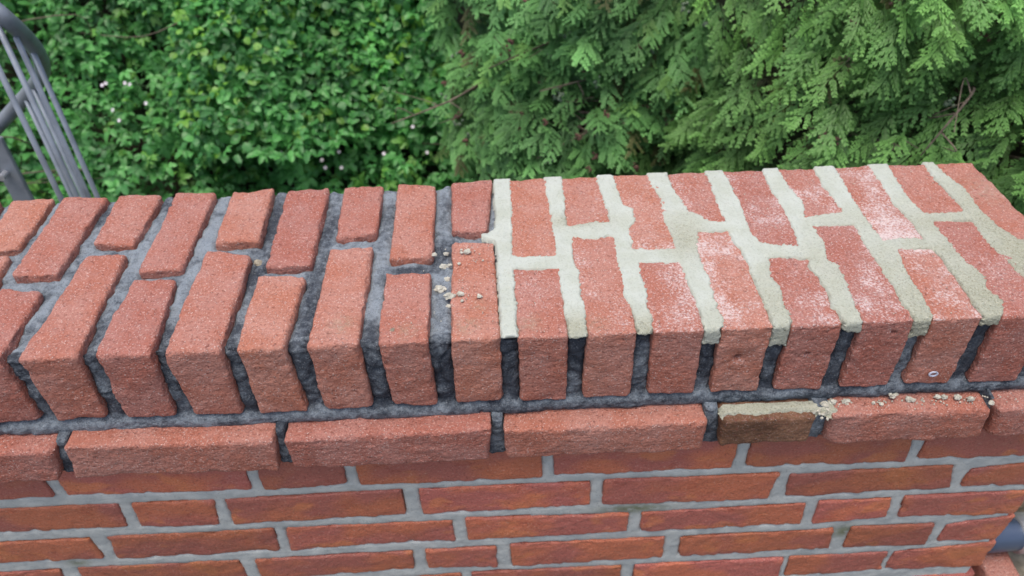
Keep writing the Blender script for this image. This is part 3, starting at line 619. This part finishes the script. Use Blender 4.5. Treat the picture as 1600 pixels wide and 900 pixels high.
CR = json.loads(r'''[[0.5111, 0.1386, 0, 0.0062, "largest knobbly pale mortar crumb cluster on the coping brick left of the first pale joint", 5, "crumbs of pale mortar on the coping", "crumb"], [0.5026, 0.1191, 0, 0.0019, "small flat crumb just below the knobbly cluster on the coping", 1, "crumbs of pale mortar on the coping", "crumb"], [0.5287, 0.1233, 0, 0.0013, "tiny crumb beside the first pale joint, right of the knobbly cluster", 1, "crumbs of pale mortar on the coping", "crumb"], [0.4857, 0.1247, -0.009, 0.0048, "pale crumb in the dark joint, topmost of the three left of the knobbly cluster", 2, "crumbs of pale mortar on the coping", "crumb"], [0.489, 0.102, -0.009, 0.0058, "long pale crumb in the dark joint, middle of the three", 3, "crumbs of pale mortar on the coping", "crumb"], [0.4824, 0.0867, -0.009, 0.005, "flat triangular pale crumb lowest in the dark joint", 2, "crumbs of pale mortar on the coping", "crumb"], [0.4935, 0.0677, -0.003, 0.0052, "rounded pale lump on the left edge of the last dark-jointed brick", 2, "crumbs of pale mortar on the coping", "crumb"], [0.5044, 0.0682, 0, 0.0034, "angular crumb just right of the rounded lump on the coping brick", 2, "crumbs of pale mortar on the coping", "crumb"], [0.5245, 0.0629, 0, 0.0034, "single round pale crumb in the middle of the coping brick by the pale joint", 1, "crumbs of pale mortar on the coping", "crumb"], [0.5064, 0.0575, 0, 0.0019, "small crumb just below the angular crumb on the coping brick", 1, "crumbs of pale mortar on the coping", "crumb"], [0.4748, 0.1416, -0.004, 0.003, "pale crumb at the lower right corner of the long back brick", 1, "crumbs of pale mortar on the coping", "crumb"], [0.4872, 0.1483, -0.009, 0.0028, "sliver of pale mortar in the dark joint by the cross joint", 1, "crumbs of pale mortar on the coping", "crumb"], [0.4924, 0.1223, -0.004, 0.0024, "small pale crumb against the left edge of the coping brick with the cluster", 1, "crumbs of pale mortar on the coping", "crumb"], [0.4918, 0.0592, -0.009, 0.0028, "lowest pale crumb in the dark joint left of the speckled brick", 1, "crumbs of pale mortar on the coping", "crumb"], [0.9012, -0.0066, -0.113, 0.0052, "leftmost lumpy crumb on the ledge right of the brown brick", 3, "crumbs of pale mortar on the ledge", "crumb"], [0.9135, -0.0059, -0.113, 0.0034, "second small crumb on the ledge from the brown brick", 1, "crumbs of pale mortar on the ledge", "crumb"], [0.9181, -0.0051, -0.113, 0.0027, "third small crumb on the ledge from the brown brick", 1, "crumbs of pale mortar on the ledge", "crumb"], [0.9667, -0.0042, -0.111, 0.0058, "tallest lumpy crumb on the ledge, standing against the dark bed joint", 3, "crumbs of pale mortar on the ledge", "crumb"], [0.9519, -0.0116, -0.113, 0.0025, "small crumb just left of the tallest one on the ledge", 1, "crumbs of pale mortar on the ledge", "crumb"], [0.9445, -0.0093, -0.113, 0.0022, "tiny crumb on the ledge between the third and the tallest", 1, "crumbs of pale mortar on the ledge", "crumb"], [0.9836, -0.0075, -0.113, 0.004, "wide flat crumb on the ledge just right of the tallest", 2, "crumbs of pale mortar on the ledge", "crumb"], [1.016, -0.0057, -0.113, 0.0036, "left crumb of the close pair on the right half of the ledge", 1, "crumbs of pale mortar on the ledge", "crumb"], [1.0236, -0.0061, -0.113, 0.0034, "right crumb of the close pair on the right half of the ledge", 1, "crumbs of pale mortar on the ledge", "crumb"], [1.0368, -0.0079, -0.113, 0.0038, "lumpy crumb on the ledge right of the close pair", 2, "crumbs of pale mortar on the ledge", "crumb"], [1.0503, -0.0105, -0.113, 0.0036, "flat crumb on the ledge near the end of the long red brick", 2, "crumbs of pale mortar on the ledge", "crumb"], [1.0694, -0.0174, -0.114, 0.0048, "large crumb at the right end corner of the ledge brick", 3, "crumbs of pale mortar on the ledge", "crumb"], [0.8891, -0.0104, -0.112, 0.0056, "heaped crumbs over the joint at the right end of the brown brick", 5, "crumbs of pale mortar on the ledge", "crumb"], [0.8894, -0.0174, -0.117, 0.004, "pale lump in the joint right of the brown brick, below the heap", 3, "crumbs of pale mortar on the ledge", "crumb"], [0.2764, 0.1448, -0.009, 0.0048, "tan pebble set in the grey joint between two coping bricks on the left", 1, "", "pebble"], [0.4371, 0.0174, 0, 0.0026, "small white grain on top of a coping brick left of the pale joints", 1, "", "pebble"], [0.7905, 0.004, -0.0528, 0.0022, "pale pebble sitting in the hole of a coping brick front", 1, "", "pebble"]]''')
for i, (x, y, z, r, lab, lobes, grp, kind) in enumerate(CR):
    if kind == 'pebble': crumb((x, y, z), r, lab, grp, 200+i, M_STONE, 1, 'pebble', 'pebble')
    else: crumb((x, y, z), r*.95, lab, grp, 200+i, None, lobes)
# fine grit nobody could count
g = np.random.default_rng(5); Vs = []; Fs = []; k = 0
LV, LF = ico(1)
def grit_at(x, y, z, r):
    global k
    Vs.append(LV*r*g.uniform(.7, 1.2, 3)+np.array([x, y, z+r*.3])); Fs.append(LF+k*len(LV)); k += 1
for _ in range(330): grit_at(g.uniform(.55, 1.12), g.uniform(.004, .28), .0006, g.uniform(.0003, .0008))
for _ in range(70): grit_at(g.uniform(.895, 1.10), -.006-abs(g.normal(0, .005)), -.1138, g.uniform(.0004, .0014))
for _ in range(60): grit_at(g.normal(.888, .008), g.normal(-.014, .006), -.113, g.uniform(.0008, .0022))
for _ in range(60): grit_at(g.normal(.51, .02), g.uniform(.02, .15), .0008, g.uniform(.0003, .0009))
Vg = np.concatenate(Vs)
obj('mortar_grit', mesh_np('mortar_grit', Vg, np.concatenate(Fs), M_CRUMB, False), kind='stuff', label='fine pale mortar grit scattered over the bricks', category='grit')
# ---------------------------------------------------------------- ground and things beside the wall
gx = np.linspace(-14, 16, 61); gy = np.linspace(-10, 22, 65); X, Y = np.meshgrid(gx, gy, indexing='ij')
Z = -1.15+n2(X, Y, 1.4, 120, 3)*.03
obj('ground', mesh_np('ground', np.stack([X, Y, Z], -1).reshape(-1, 3), grid_faces(*X.shape)[:, ::-1], M_SOIL), kind='structure')
M_BOUNCE = plain('bounce_slab_grey', (.20, .19, .175), .85, 12, (.15, .14, .13))
V, F = box_np(-8, 10, -9, .0, -1.17, -1.10); obj('bounce_slab', mesh_np('bounce_slab', V, F, M_BOUNCE, False), kind='structure')  # unseen slab added before the wall to bounce light up onto its front

def curve_tube(name, pts, r, mat, parent, off, seg=14, n=6):
    V, F = tube(smooth_path(pts, n), r, seg); o = obj(name, mesh_np(name, V, F, mat), parent); o.location = -np.array(off); return o
ro = np.array([-.30, .75, -1.15])
rail = thing('guard_rail', 'blue grey metal guard rail with round bars and a bent tubular handrail', 'railing', ro)
rp = [(-.30, .60, .26), (-.262, .655, .18), (-.2213, .6763, .1048), (-.2042, .6774, .0787), (-.211, .7174, .0334), (-.2334, .7693, -.0184), (-.2809, .8382, -.0806), (-.3481, .8957, -.1395), (-.4231, .9227, -.1975), (-.5319, .9369, -.2794), (-.75, .95, -.43)]
curve_tube('handrail', rp, .0135, M_RAIL, rail, ro, 18)
bars = [((-.2147, .6659, .0654+.01), -1.15, .0047), ((-.2075, .6867, .046), -1.15, .0047), ((-.2202, .7352, .004), -1.15, .0047), ((-.209, .6111, .0758+.09), -1.15, .0047), ((-.3732, .9002, -.163), -1.15, .0047), ((-.3337, .8763, -.132), -1.15, .0047)]
for (x, y, z), zb, r in bars:
    V, F = tube([(x, y, z), (x, y, (z+zb)/2), (x, y, zb)], r, 12); o = obj('bar', mesh_np('bar', V, F, M_RAIL), rail); o.location = -ro
px_, py_ = -.4640, .882
V, F = box_np(px_-.021, px_+.021, py_-.005, py_+.005, -1.15, -.235)
import bmesh
def bevel_box(V, F, b):
    bm = bmesh.new(); vs = [bm.verts.new(v) for v in V]; [bm.faces.new([vs[i] for i in f]) for f in F]
    bmesh.ops.recalc_face_normals(bm, faces=bm.faces); bmesh.ops.bevel(bm, geom=bm.edges[:], offset=b, segments=2, affect='EDGES')
    me = bpy.data.meshes.new('post'); bm.to_mesh(me); bm.free(); return me
me = bevel_box(V, F, .002); me.materials.append(M_RAIL); o = obj('post', me, rail); o.location = -ro
V, F = tube([(px_+.0-.004, py_-.028, -.315), (px_-.004, py_-.006, -.315)], .007, 10); b_ = obj('bolt', mesh_np('bolt', V, F, M_BOLT, False), rail); b_.location = -ro
# lower rail at the foot
V, F = tube([(-.21, .60, -1.08), (-.215, .70, -1.08), (-.30, .86, -1.08), (-.45, .93, -1.08), (-.8, .95, -1.08)], .012, 12); o = obj('bottom_rail', mesh_np('bottom_rail', V, F, M_RAIL), rail); o.location = -ro

# scaffold tube, coupler, stone block and brick seen past the wall's right end
tt = thing('scaffold_tube', 'blue grey painted metal tube level with the right end of the wall', 'pipe', (1.6, .07, -.46))
def tobj(n, V, F, m, par, off, sm=True): o = obj(n, mesh_np(n, V, F, m, sm), par); o.location = -np.array(off); return o
V, F = tube(smooth_path([(1.226, .045, -.492), (1.5, .055, -.494), (2.3, .08, -.499)], 6), .0242, 24); tobj('tube', V, F, M_PIPE, tt, (1.6, .07, -.46))
V, F = tube([(1.235, .075, -.452), (1.30, .12, -.40), (1.5, .26, -.24)], .02, 20); tobj('brace', V, F, M_PIPE, tt, (1.6, .07, -.46))
V, F = tube([(1.285, .0475, -.4925), (1.325, .049, -.493)], .029, 24); tobj('coupler', V, F, M_BOLT, tt, (1.6, .07, -.46))
V, F = box_np(1.23, 1.75, .115, .40, -1.15, -.475); me = bevel_box(V-np.array([1.49, .25, -1.15]), F, .012); me.materials.append(M_STONE)
sb = obj('stone_block', me, label='pale stone block behind the tube past the wall end', category='stone block'); sb.location = (1.49, .25, -1.15)
V, F = box_np(1.225, 1.75, -.13, .085, -1.15, -.575); me = bevel_box(V-np.array([1.49, -.02, -1.15]), F, .01); me.materials.append(M_STONE)
sb = obj('stone_plinth', me, label='low grey plinth under the loose brick past the wall end', category='plinth'); sb.location = (1.49, -.02, -1.15)
seed += 1
me = brick_mesh(hexa([(0, 0, .05), (.045, 0, .05), (.052, .06, .05), (.0, .06, .05)], [(0, 0, 0), (.045, 0, 0), (.052, .06, 0), (0, .06, 0)]), .006, .003, .001, seed, M_COP)
lb = obj('loose_brick', me, label='broken red brick below the blue tube at bottom right', category='brick'); lb.location = (1.236, -.012, -.575)

# ---------------------------------------------------------------- foliage
G = np.random.default_rng(21)
def leaflet(L, W, n=4, fold=.25, droop=.2, teeth=0.):
    """two rows of quads either side of a midrib, y = along the leaf, x across; folded and drooping"""
    t = np.linspace(0, 1, n+1); wv = W*.5*np.sin(np.pi*np.clip(t, 0, 1)**.78)**.8; wv[0] = W*.04; wv[-1] = 0
    if teeth: wv[1:-1] *= 1+teeth*np.array([1 if i % 2 else -1 for i in range(1, n)])
    V = []
    for i, a in enumerate(t):
        z = -droop*L*a*a
        V += [(-wv[i], a*L, z+fold*wv[i]), (0, a*L, z), (wv[i], a*L, z+fold*wv[i])]
    F = []
    for i in range(n): F += [[3*i, 3*i+1, 3*i+4, 3*i+3], [3*i+1, 3*i+2, 3*i+5, 3*i+4]]
    return np.array(V), np.array(F)
def rotz(V, a): c, s = math.cos(a), math.sin(a); return V@np.array([[c, s, 0], [-s, c, 0], [0, 0, 1]])
def bramble_leaf(g):
    Vs, Fs, n = [], [], 0; k = 5 if g.random() < .6 else 3
    angs = {5: [0, .95, -.95, 1.9, -1.9], 3: [0, 1.2, -1.2]}[k]
    for i, a in enumerate(angs):
        L = (.047 if i == 0 else .040 if i < 3 else .030)*g.uniform(.9, 1.1); V, F = leaflet(L, L*.62, 4, g.uniform(.15, .45), g.uniform(.1, .5), .16)
        V = V+np.array([0, .004 if i else .012, 0]); V = rotz(V, a+g.uniform(-.1, .1)); V[:, 2] += -.002*i; Vs.append(V); Fs.append(F+n); n += len(V)
    V = np.array([(-.0008, -.035, -.012), (.0008, -.035, -.012), (.0008, .014, 0), (-.0008, .014, 0)]); Vs.append(V); Fs.append(np.array([[0, 1, 2, 3]])+n)
    return np.concatenate(Vs), np.concatenate(Fs)
def round_leaf(g):
    L = g.uniform(.036, .05); t = np.linspace(0, 1, 6); wv = L*.44*np.sin(np.pi*t**.85)**.6; wv[-1] = 0; wv[0] = .003; V = []
    f = g.uniform(.05, .3); dr = g.uniform(.05, .3)
    for i, a in enumerate(t): V += [(-wv[i], a*L, -dr*L*a*a+f*wv[i]), (0, a*L, -dr*L*a*a), (wv[i], a*L, -dr*L*a*a+f*wv[i])]
    F = []
    for i in range(5): F += [[3*i, 3*i+1, 3*i+4, 3*i+3], [3*i+1, 3*i+2, 3*i+5, 3*i+4]]
    return np.array(V), np.array(F)
def cyp_spray(g):
    """flat fan of scale-leaf twigs; y = along, z = up, quads; also returns 0..1 tip weight"""
    Vs, Fs, T = [], [], []; n = 0; L = g.uniform(.085, .115); bend = g.uniform(.15, .5); side = g.uniform(-.25, .25)
    def P(a): return np.array([side*L*a*a, L*a, -bend*L*a*a])
    def kite(p, d, ln, w, tip):
        nonlocal n
        s = np.cross(d, [0, 0, 1.]); s /= np.linalg.norm(s)+1e-9; m = p+d*ln*.45+np.array([0, 0, g.uniform(-.0006, .0012)])
        Vs.extend([p, m+s*w, p+d*ln, m-s*w]); Fs.append([n, n+1, n+2, n+3]); T.extend([tip-.25, tip, min(1, tip+.25), tip]); n += 4
    kite(P(0), np.array([0, 1., 0]), L*.55, .002, .1); kite(P(.5), (P(1)-P(.5))/np.linalg.norm(P(1)-P(.5)), L*.6, .0026, .8)
    N_ = 5
    for i in range(N_):
        a = .12+.84*i/N_
        for sgn in (-1, 1):
            l1 = L*.56*(1-.62*a)*(.55+.45*min(1, a/.3))*g.uniform(.7, 1.2); aa = a+(0.03 if sgn > 0 else 0)
            th = sgn*g.uniform(.36, .82); d = np.array([math.sin(th), math.cos(th), -.15-bend*a*.8]); d /= np.linalg.norm(d); p = P(min(aa, 1))
            kite(p, d, l1*1.08, .0022, .3+.4*a)
            m = max(2, int(l1/.0082))
            for j in range(m):
                b = (j+.6)/m*.95; q = p+d*l1*b; l2 = (.0035+l1*.27)*(1-.45*b)*g.uniform(.8, 1.15)
                for s2 in (-1, 1):
                    t2 = th+s2*.55; e = np.array([math.sin(t2), math.cos(t2), d[2]-.1]); e /= np.linalg.norm(e); kite(q, e, l2, .0024, min(1, .35+.35*b+.35*a))
    return np.array(Vs), np.array(Fs), np.clip(np.array(T), 0, 1)

def frames(D, Nn):
    D = D/np.linalg.norm(D, axis=1)[:, None]; Xa = np.cross(D, Nn); Xa /= np.linalg.norm(Xa, axis=1)[:, None]+1e-9; Za = np.cross(Xa, D)
    return np.stack([Xa, D, Za], 1)      # rows: local x, y, z axes
def instances(bases, which, R, S_, Pp, cols):
    Vs, Fs, Cs = [], [], []; n = 0
    for b, base in enumerate(bases):
        m = which == b
        if not m.any(): continue
        V, F = base[0], base[1]; W = np.einsum('vi,nij->nvj', V, R[m])*S_[m][:, None, None]+Pp[m][:, None, :]
        k = m.sum(); Vs.append(W.reshape(-1, 3)); Fs.append((F[None]+(np.arange(k)*len(V))[:, None, None]+n).reshape(-1, 4)); n += k*len(V)
        c = np.repeat(cols[m][:, None, :], len(V), 1)
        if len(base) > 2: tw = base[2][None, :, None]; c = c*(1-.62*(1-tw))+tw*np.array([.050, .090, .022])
        Cs.append(c.reshape(-1, 3))
    return np.concatenate(Vs), np.concatenate(Fs), np.concatenate(Cs)

CAM = np.array([.5423, -.542, .532])
FW, RT, UP = np.array(F_), np.array(Rr), np.array(Ur)
def seen(Pp):
    d = Pp-CAM; z = d@FW; x = (d@RT)/z*1204; y = -(d@UP)/z*1204
    return (z > 0) & (abs(x) < 800) & (y > -450) & (y < -130), z

def plant(root, off, bases, pos, D, Nn, S_, cols, mat, piece, stuffname, depth, stufflabel):
    """largest 300 in view as pieces of their own, the rest joined"""
    n = len(pos); which = G.integers(0, len(bases), n); R = frames(D, Nn); vis, z = seen(pos)
    score = np.where(vis, S_/z-depth*1.2, -9); order = np.argsort(-score); near = order[:300]; rest = order[300:]
    V, F, C = instances(bases, which[rest], R[rest], S_[rest], pos[rest]-off, cols[rest])
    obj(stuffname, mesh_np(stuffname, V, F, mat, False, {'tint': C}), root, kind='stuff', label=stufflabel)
    meshes = {}
    for i in near:
        key = (int(which[i]), int(i) % 6)
        if key not in meshes:
            b = bases[key[0]]; c = np.repeat(cols[i][None], len(b[0]), 0)
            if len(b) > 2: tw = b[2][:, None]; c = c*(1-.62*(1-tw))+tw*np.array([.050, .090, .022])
            meshes[key] = mesh_np(piece, b[0], b[1], mat, False, {'tint': c})
        o = bpy.data.objects.new(piece, meshes[key]); M4 = Matrix([list(r) for r in (R[i].T*S_[i])]).to_4x4(); M4.translation = Vector(pos[i]-off)
        o.matrix_local = M4; link(o, root)

def unit(n): v = G.normal(size=(n, 3)); return v/np.linalg.norm(v, axis=1)[:, None]
def surf_points(n, xr, zr, fy, bump, depth_max, seed_, band=None):
    x = G.uniform(*xr, n); z = G.uniform(*zr, n)
    if band: m = G.random(n) < .72; z[m] = G.uniform(*band, m.sum())
    P0 = np.stack([x, np.zeros(n), z], -1)
    b = fb(P0, .34, seed_, 2)*bump+fb(P0, .12, seed_+5, 2)*bump*.4
    dep = G.beta(.9, 2.3, n)*depth_max
    y = fy(x, z)+b+dep
    P = np.stack([x, y, z], -1)
    e = .03; P1 = P0+np.array([e, 0, 0]); P2 = P0+np.array([0, 0, e])
    bx = (fb(P1, .34, seed_, 2)*bump+fy(x+e, z)-fb(P0, .34, seed_, 2)*bump-fy(x, z))/e; bz = (fb(P2, .34, seed_, 2)*bump+fy(x, z+e)-fb(P0, .34, seed_, 2)*bump-fy(x, z))/e
    nrm = np.stack([bx, -np.ones(n), bz], -1); nrm /= np.linalg.norm(nrm, axis=1)[:, None]
    return P, nrm, dep/depth_max
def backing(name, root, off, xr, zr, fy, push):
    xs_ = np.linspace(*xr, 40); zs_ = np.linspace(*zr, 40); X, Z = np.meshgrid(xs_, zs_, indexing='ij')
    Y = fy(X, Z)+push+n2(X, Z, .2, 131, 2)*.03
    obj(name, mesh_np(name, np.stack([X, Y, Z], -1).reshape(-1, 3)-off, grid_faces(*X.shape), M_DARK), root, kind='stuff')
def tubes_obj(name, lst, mat, root, off, seg=6):
    Vs, Fs, n = [], [], 0
    for pts, r0, r1 in lst:
        pp = smooth_path(pts, 4); V, F = tube(pp, np.linspace(r0, r1, len(pp)), seg); Vs.append(V); Fs.append(F+n); n += len(V)
    o = obj(name, mesh_np(name, np.concatenate(Vs)-off, np.concatenate(Fs), mat), root); return o

# --- bramble bank on the left
fyb = lambda x, z: 1.02+(z+1.15)*.95
off = np.array([-.2, 1.6, -1.15])
br = thing('bramble_bush', 'bramble thicket with toothed compound leaves and tiny white flowers, left behind the wall', 'bramble', off)
n = 10500
P, nr, dp = surf_points(n, (-2.0, .85), (-1.12, .55), fyb, .20, .30, 300, (-.92, -.15))
D = nr*.55+unit(n)*.75+np.array([0, -.1, -.45]); Nn = nr*.8+np.array([0, -.25, .75])+unit(n)*.45
S_ = G.uniform(.42, .82, n)
hv = G.random(n); young = (G.random(n) < np.clip(.10+.30*vn(P, .22, 333), .02, 1)) & (dp < .4)
cols = np.stack([.065+.07*hv, .24+.19*hv, .066+.04*hv], -1)*(1+.3*vn(P, .25, 310))[:, None]; cols[young] = np.array([.17, .42, .08])*G.uniform(.7, 1.1, (young.sum(), 1))
br_bases = [bramble_leaf(G) for _ in range(6)]
plant(br, off, br_bases, P, D, Nn, S_, cols, M_LEAF, 'leaf', 'foliage', dp, 'dense mass of toothed bramble leaves')
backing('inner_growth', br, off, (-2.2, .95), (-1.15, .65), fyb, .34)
canes = []
for _ in range(26):
    x = G.uniform(-1.6, .7); z = G.uniform(-1.0, .1); y = float(fyb(x, z))
    canes.append(([(x, y+.22, z-.15), (x+G.uniform(-.1, .1), y+.04, z+.05), (x+G.uniform(-.3, .3), y-.0, z+G.uniform(0, .12)), (x+G.uniform(-.4, .4), y+.12, z-.02)], .003, .0012))
tubes_obj('canes', canes, M_TWIG, br, off)['kind'] = 'stuff'
# small white flowers
fl = mesh_np('flower', *(lambda: (np.concatenate([rotz(np.array([(-.0045, .003, .001), (.0045, .003, .001), (.0055, .013, .002), (-.0055, .013, .002)]), a) for a in np.arange(5)*2*math.pi/5]), np.arange(20).reshape(5, 4)))(), M_PETAL, False)
CAMQ = json.loads(r'''[[-0.575, 1.61, -0.466], [-0.519, 1.609, -0.467], [-0.505, 1.606, -0.47], [-0.585, 1.606, -0.47], [-0.556, 1.555, -0.524], [-0.459, 1.566, -0.512], [-0.538, 1.533, -0.547], [0.099, 1.452, -0.632], [0.057, 1.421, -0.665], [0.048, 1.437, -0.648], [0.004, 1.484, -0.599], [0.104, 1.419, -0.666], [0.23, 1.445, -0.64], [-0.069, 1.455, -0.629], [-0.013, 1.447, -0.637], [-0.039, 1.498, -0.584], [0.356, 1.444, -0.641], [0.317, 1.497, -0.584]]''')
for (x, y, z) in CAMQ:
    o = bpy.data.objects.new('flower', fl); o.matrix_local = Matrix.Translation(Vector(np.array([x, y, z])-off)) @ Vector((G.uniform(-.5, .5), -.8, .6)).to_track_quat('Z', 'Y').to_matrix().to_4x4() @ Matrix.Scale(.42, 4); link(o, br)

# --- round-leaved shrub, middle back
def fyr(x, z): return 1.43+(z+.65)*.62+((x-.18)/.62)**4*.22
off = np.array([.2, 1.9, -1.15])
rs = thing('round_leaf_shrub', 'shrub with rounded glossy leaves behind the middle of the wall', 'shrub', off)
n = 7000
P, nr, dp = surf_points(n, (-.42, .80), (-.62, .62), fyr, .14, .26, 400, (-.6, -.02))
D = nr*.5+unit(n)*.7+np.array([0, -.1, -.5]); Nn = nr*.7+np.array([0, -.2, .7])+unit(n)*.5
S_ = G.uniform(.42, .8, n); hv = G.random(n); young = (G.random(n) < np.clip(.08+.25*vn(P, .2, 433), .02, 1)) & (dp < .4)
cols = np.stack([.060+.065*hv, .235+.18*hv, .064+.04*hv], -1)*(1+.3*vn(P, .22, 410))[:, None]; cols[young] = np.array([.19, .44, .06])*G.uniform(.75, 1.1, (young.sum(), 1))
plant(rs, off, [round_leaf(G) for _ in range(3)]+[bramble_leaf(G) for _ in range(2)], P, D, Nn, S_, cols, M_ROUND, 'leaf', 'foliage', dp, 'dense mass of rounded green leaves')
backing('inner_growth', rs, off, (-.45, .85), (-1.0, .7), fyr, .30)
tubes_obj('stem', [([(.2, 1.98, -1.15), (.18, 1.95, -.6), (.25, 2.0, .3)], .018, .006), ([(.2, 1.97, -.9), (-.05, 1.9, -.4), (-.2, 1.85, .1)], .012, .004), ([(.2, 1.97, -.8), (.4, 1.9, -.3), (.55, 1.85, .2)], .012, .004)], M_BARK, rs, off, 8)

# --- cypresses
def cypress(name_, label, off, xr, zr, fy, n, bump, sd_, trunk, hue, sc_, band):
    root = thing('cypress_tree', label, 'tree', off, 'cypresses behind the wall')
    P, nr, dp = surf_points(n, xr, zr, fy, bump, .26, sd_, band)
    # sprays hang out of the face in drooping sheets that lean the same way within a bough
    lean = np.stack([vn(P, .28, sd_+30)*.9-.25, np.full(n, -.75), -.42+vn(P, .22, sd_+31)*.25], -1)
    D = lean+unit(n)*.46; Nn = np.array([0, -.38, .9])+unit(n)*.42+np.stack([vn(P, .2, sd_+32)*.35, np.zeros(n), np.zeros(n)], -1)
    S_ = G.uniform(.7, 1.15, n)*sc_; hv = G.random(n)
    dead = G.random(n) < .035; cols = np.stack([.088+.085*hv, .240+.18*hv, .078+.045*hv], -1)*np.array(hue)*(1+.25*vn(P, .2, sd_+33))[:, None]
    br_ = (G.random(n) < .10) & (dp < .45); cols[br_] = np.array([.20, .44, .12])*G.uniform(.75, 1.05, (br_.sum(), 1))
    cols[dead] = np.array([.085, .070, .032])
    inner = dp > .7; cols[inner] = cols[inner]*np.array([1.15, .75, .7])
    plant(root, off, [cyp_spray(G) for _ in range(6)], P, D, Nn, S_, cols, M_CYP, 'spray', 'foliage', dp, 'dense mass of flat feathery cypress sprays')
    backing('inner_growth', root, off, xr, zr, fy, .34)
    tx, ty = trunk
    tubes_obj('trunk', [([(tx, ty, -1.15), (tx+.02, ty, -.4), (tx-.02, ty+.03, .4), (tx, ty+.05, zr[1]+.2)], .055, .02)], M_BARK, root, off, 12)
    for i in range(34):
        x = G.uniform(xr[0]+.1, xr[1]-.1); z = G.uniform(-.45, min(zr[1], .35)); y = float(fy(np.array(x), np.array(z)))
        L = G.uniform(.12, .3); sx = G.choice([-1, 1])
        pts = [(tx+(x-tx)*.5, ty-(ty-y)*.3, z-.12), (x, y+.13, z), (x+sx*L*.5, y+.01, z+G.uniform(-.03, .06)), (x+sx*L, y-.03, z+G.uniform(-.06, .1))]
        tw = [(pts, .0045, .0013)]
        for j in range(3):
            q = np.array(pts[2])*(1-j*.3)+np.array(pts[3])*j*.3; tw.append(([q, q+G.normal(0, .02, 3)+[0, -.01, 0], q+G.normal(0, .04, 3)+[0, -.02, 0]], .0016, .0007))
        tubes_obj('branch', tw, M_BARK if i % 3 else M_TWIG, root, off, 6)
    # small clusters of woody cones and dead tips
    cmesh = []
    for kx in range(3):
        Vs, Fs, k2 = [], [], 0
        for _ in range(9):
            c = G.normal(0, .005, 3)*[1, 1, .5]; r = G.uniform(.003, .0046); V = LV*r*(1+.3*vn(LV+kx, .7, kx))[:, None]+c; Vs.append(V); Fs.append(LF+k2); k2 += len(V)
        cmesh.append(mesh_np('cone_cluster', np.concatenate(Vs), np.concatenate(Fs), M_GCONE if kx == 2 else M_CONE, True))
    m = 170; Pc, _, _ = surf_points(m, xr, (-.5, min(zr[1], .3)), fy, bump, .03, sd_)
    for i in range(m):
        o = bpy.data.objects.new('cone_cluster', cmesh[i % 3 if i % 5 else 2] if i % 4 else cmesh[0]); o.location = Vector(Pc[i]+np.array([0, -.015, .012])-off); o.scale = (1, 1, 1); o.rotation_euler = tuple(G.uniform(0, 3, 3)); link(o, root)
    return root
fy1 = lambda x, z: .95+np.maximum(z+.62, 0)*.52+np.clip((.72-x)/.30, 0, 1.3)**2*.30+np.clip((x-1.25)/.3, 0, 1)*.1
cypress('mid', 'blue green feathery cypress behind the middle of the wall, next to the brambles', np.array([.95, 1.35, -1.15]), (.42, 1.5), (-.95, .65), fy1, 2300, .15, 500, (.95, 1.42), (.95, 1.0, 1.05), .95, (-.55, .05))
fy2 = lambda x, z: .56+np.maximum(z+.25, 0)*.50+np.clip((1.28-x)/.25, 0, 1.3)**2*.30+n2(np.atleast_1d(x)*1., np.atleast_1d(z)*1., .3, 9, 1).reshape(np.shape(x))*.02
cypress('right', 'large green cypress with bare twigs and light sprays, behind the right end of the wall', np.array([1.75, 1.05, -1.15]), (1.0, 2.75), (-.85, .75), fy2, 2700, .14, 600, (1.75, 1.12), (1.05, 1.0, .82), 1.05, (-.38, .25))
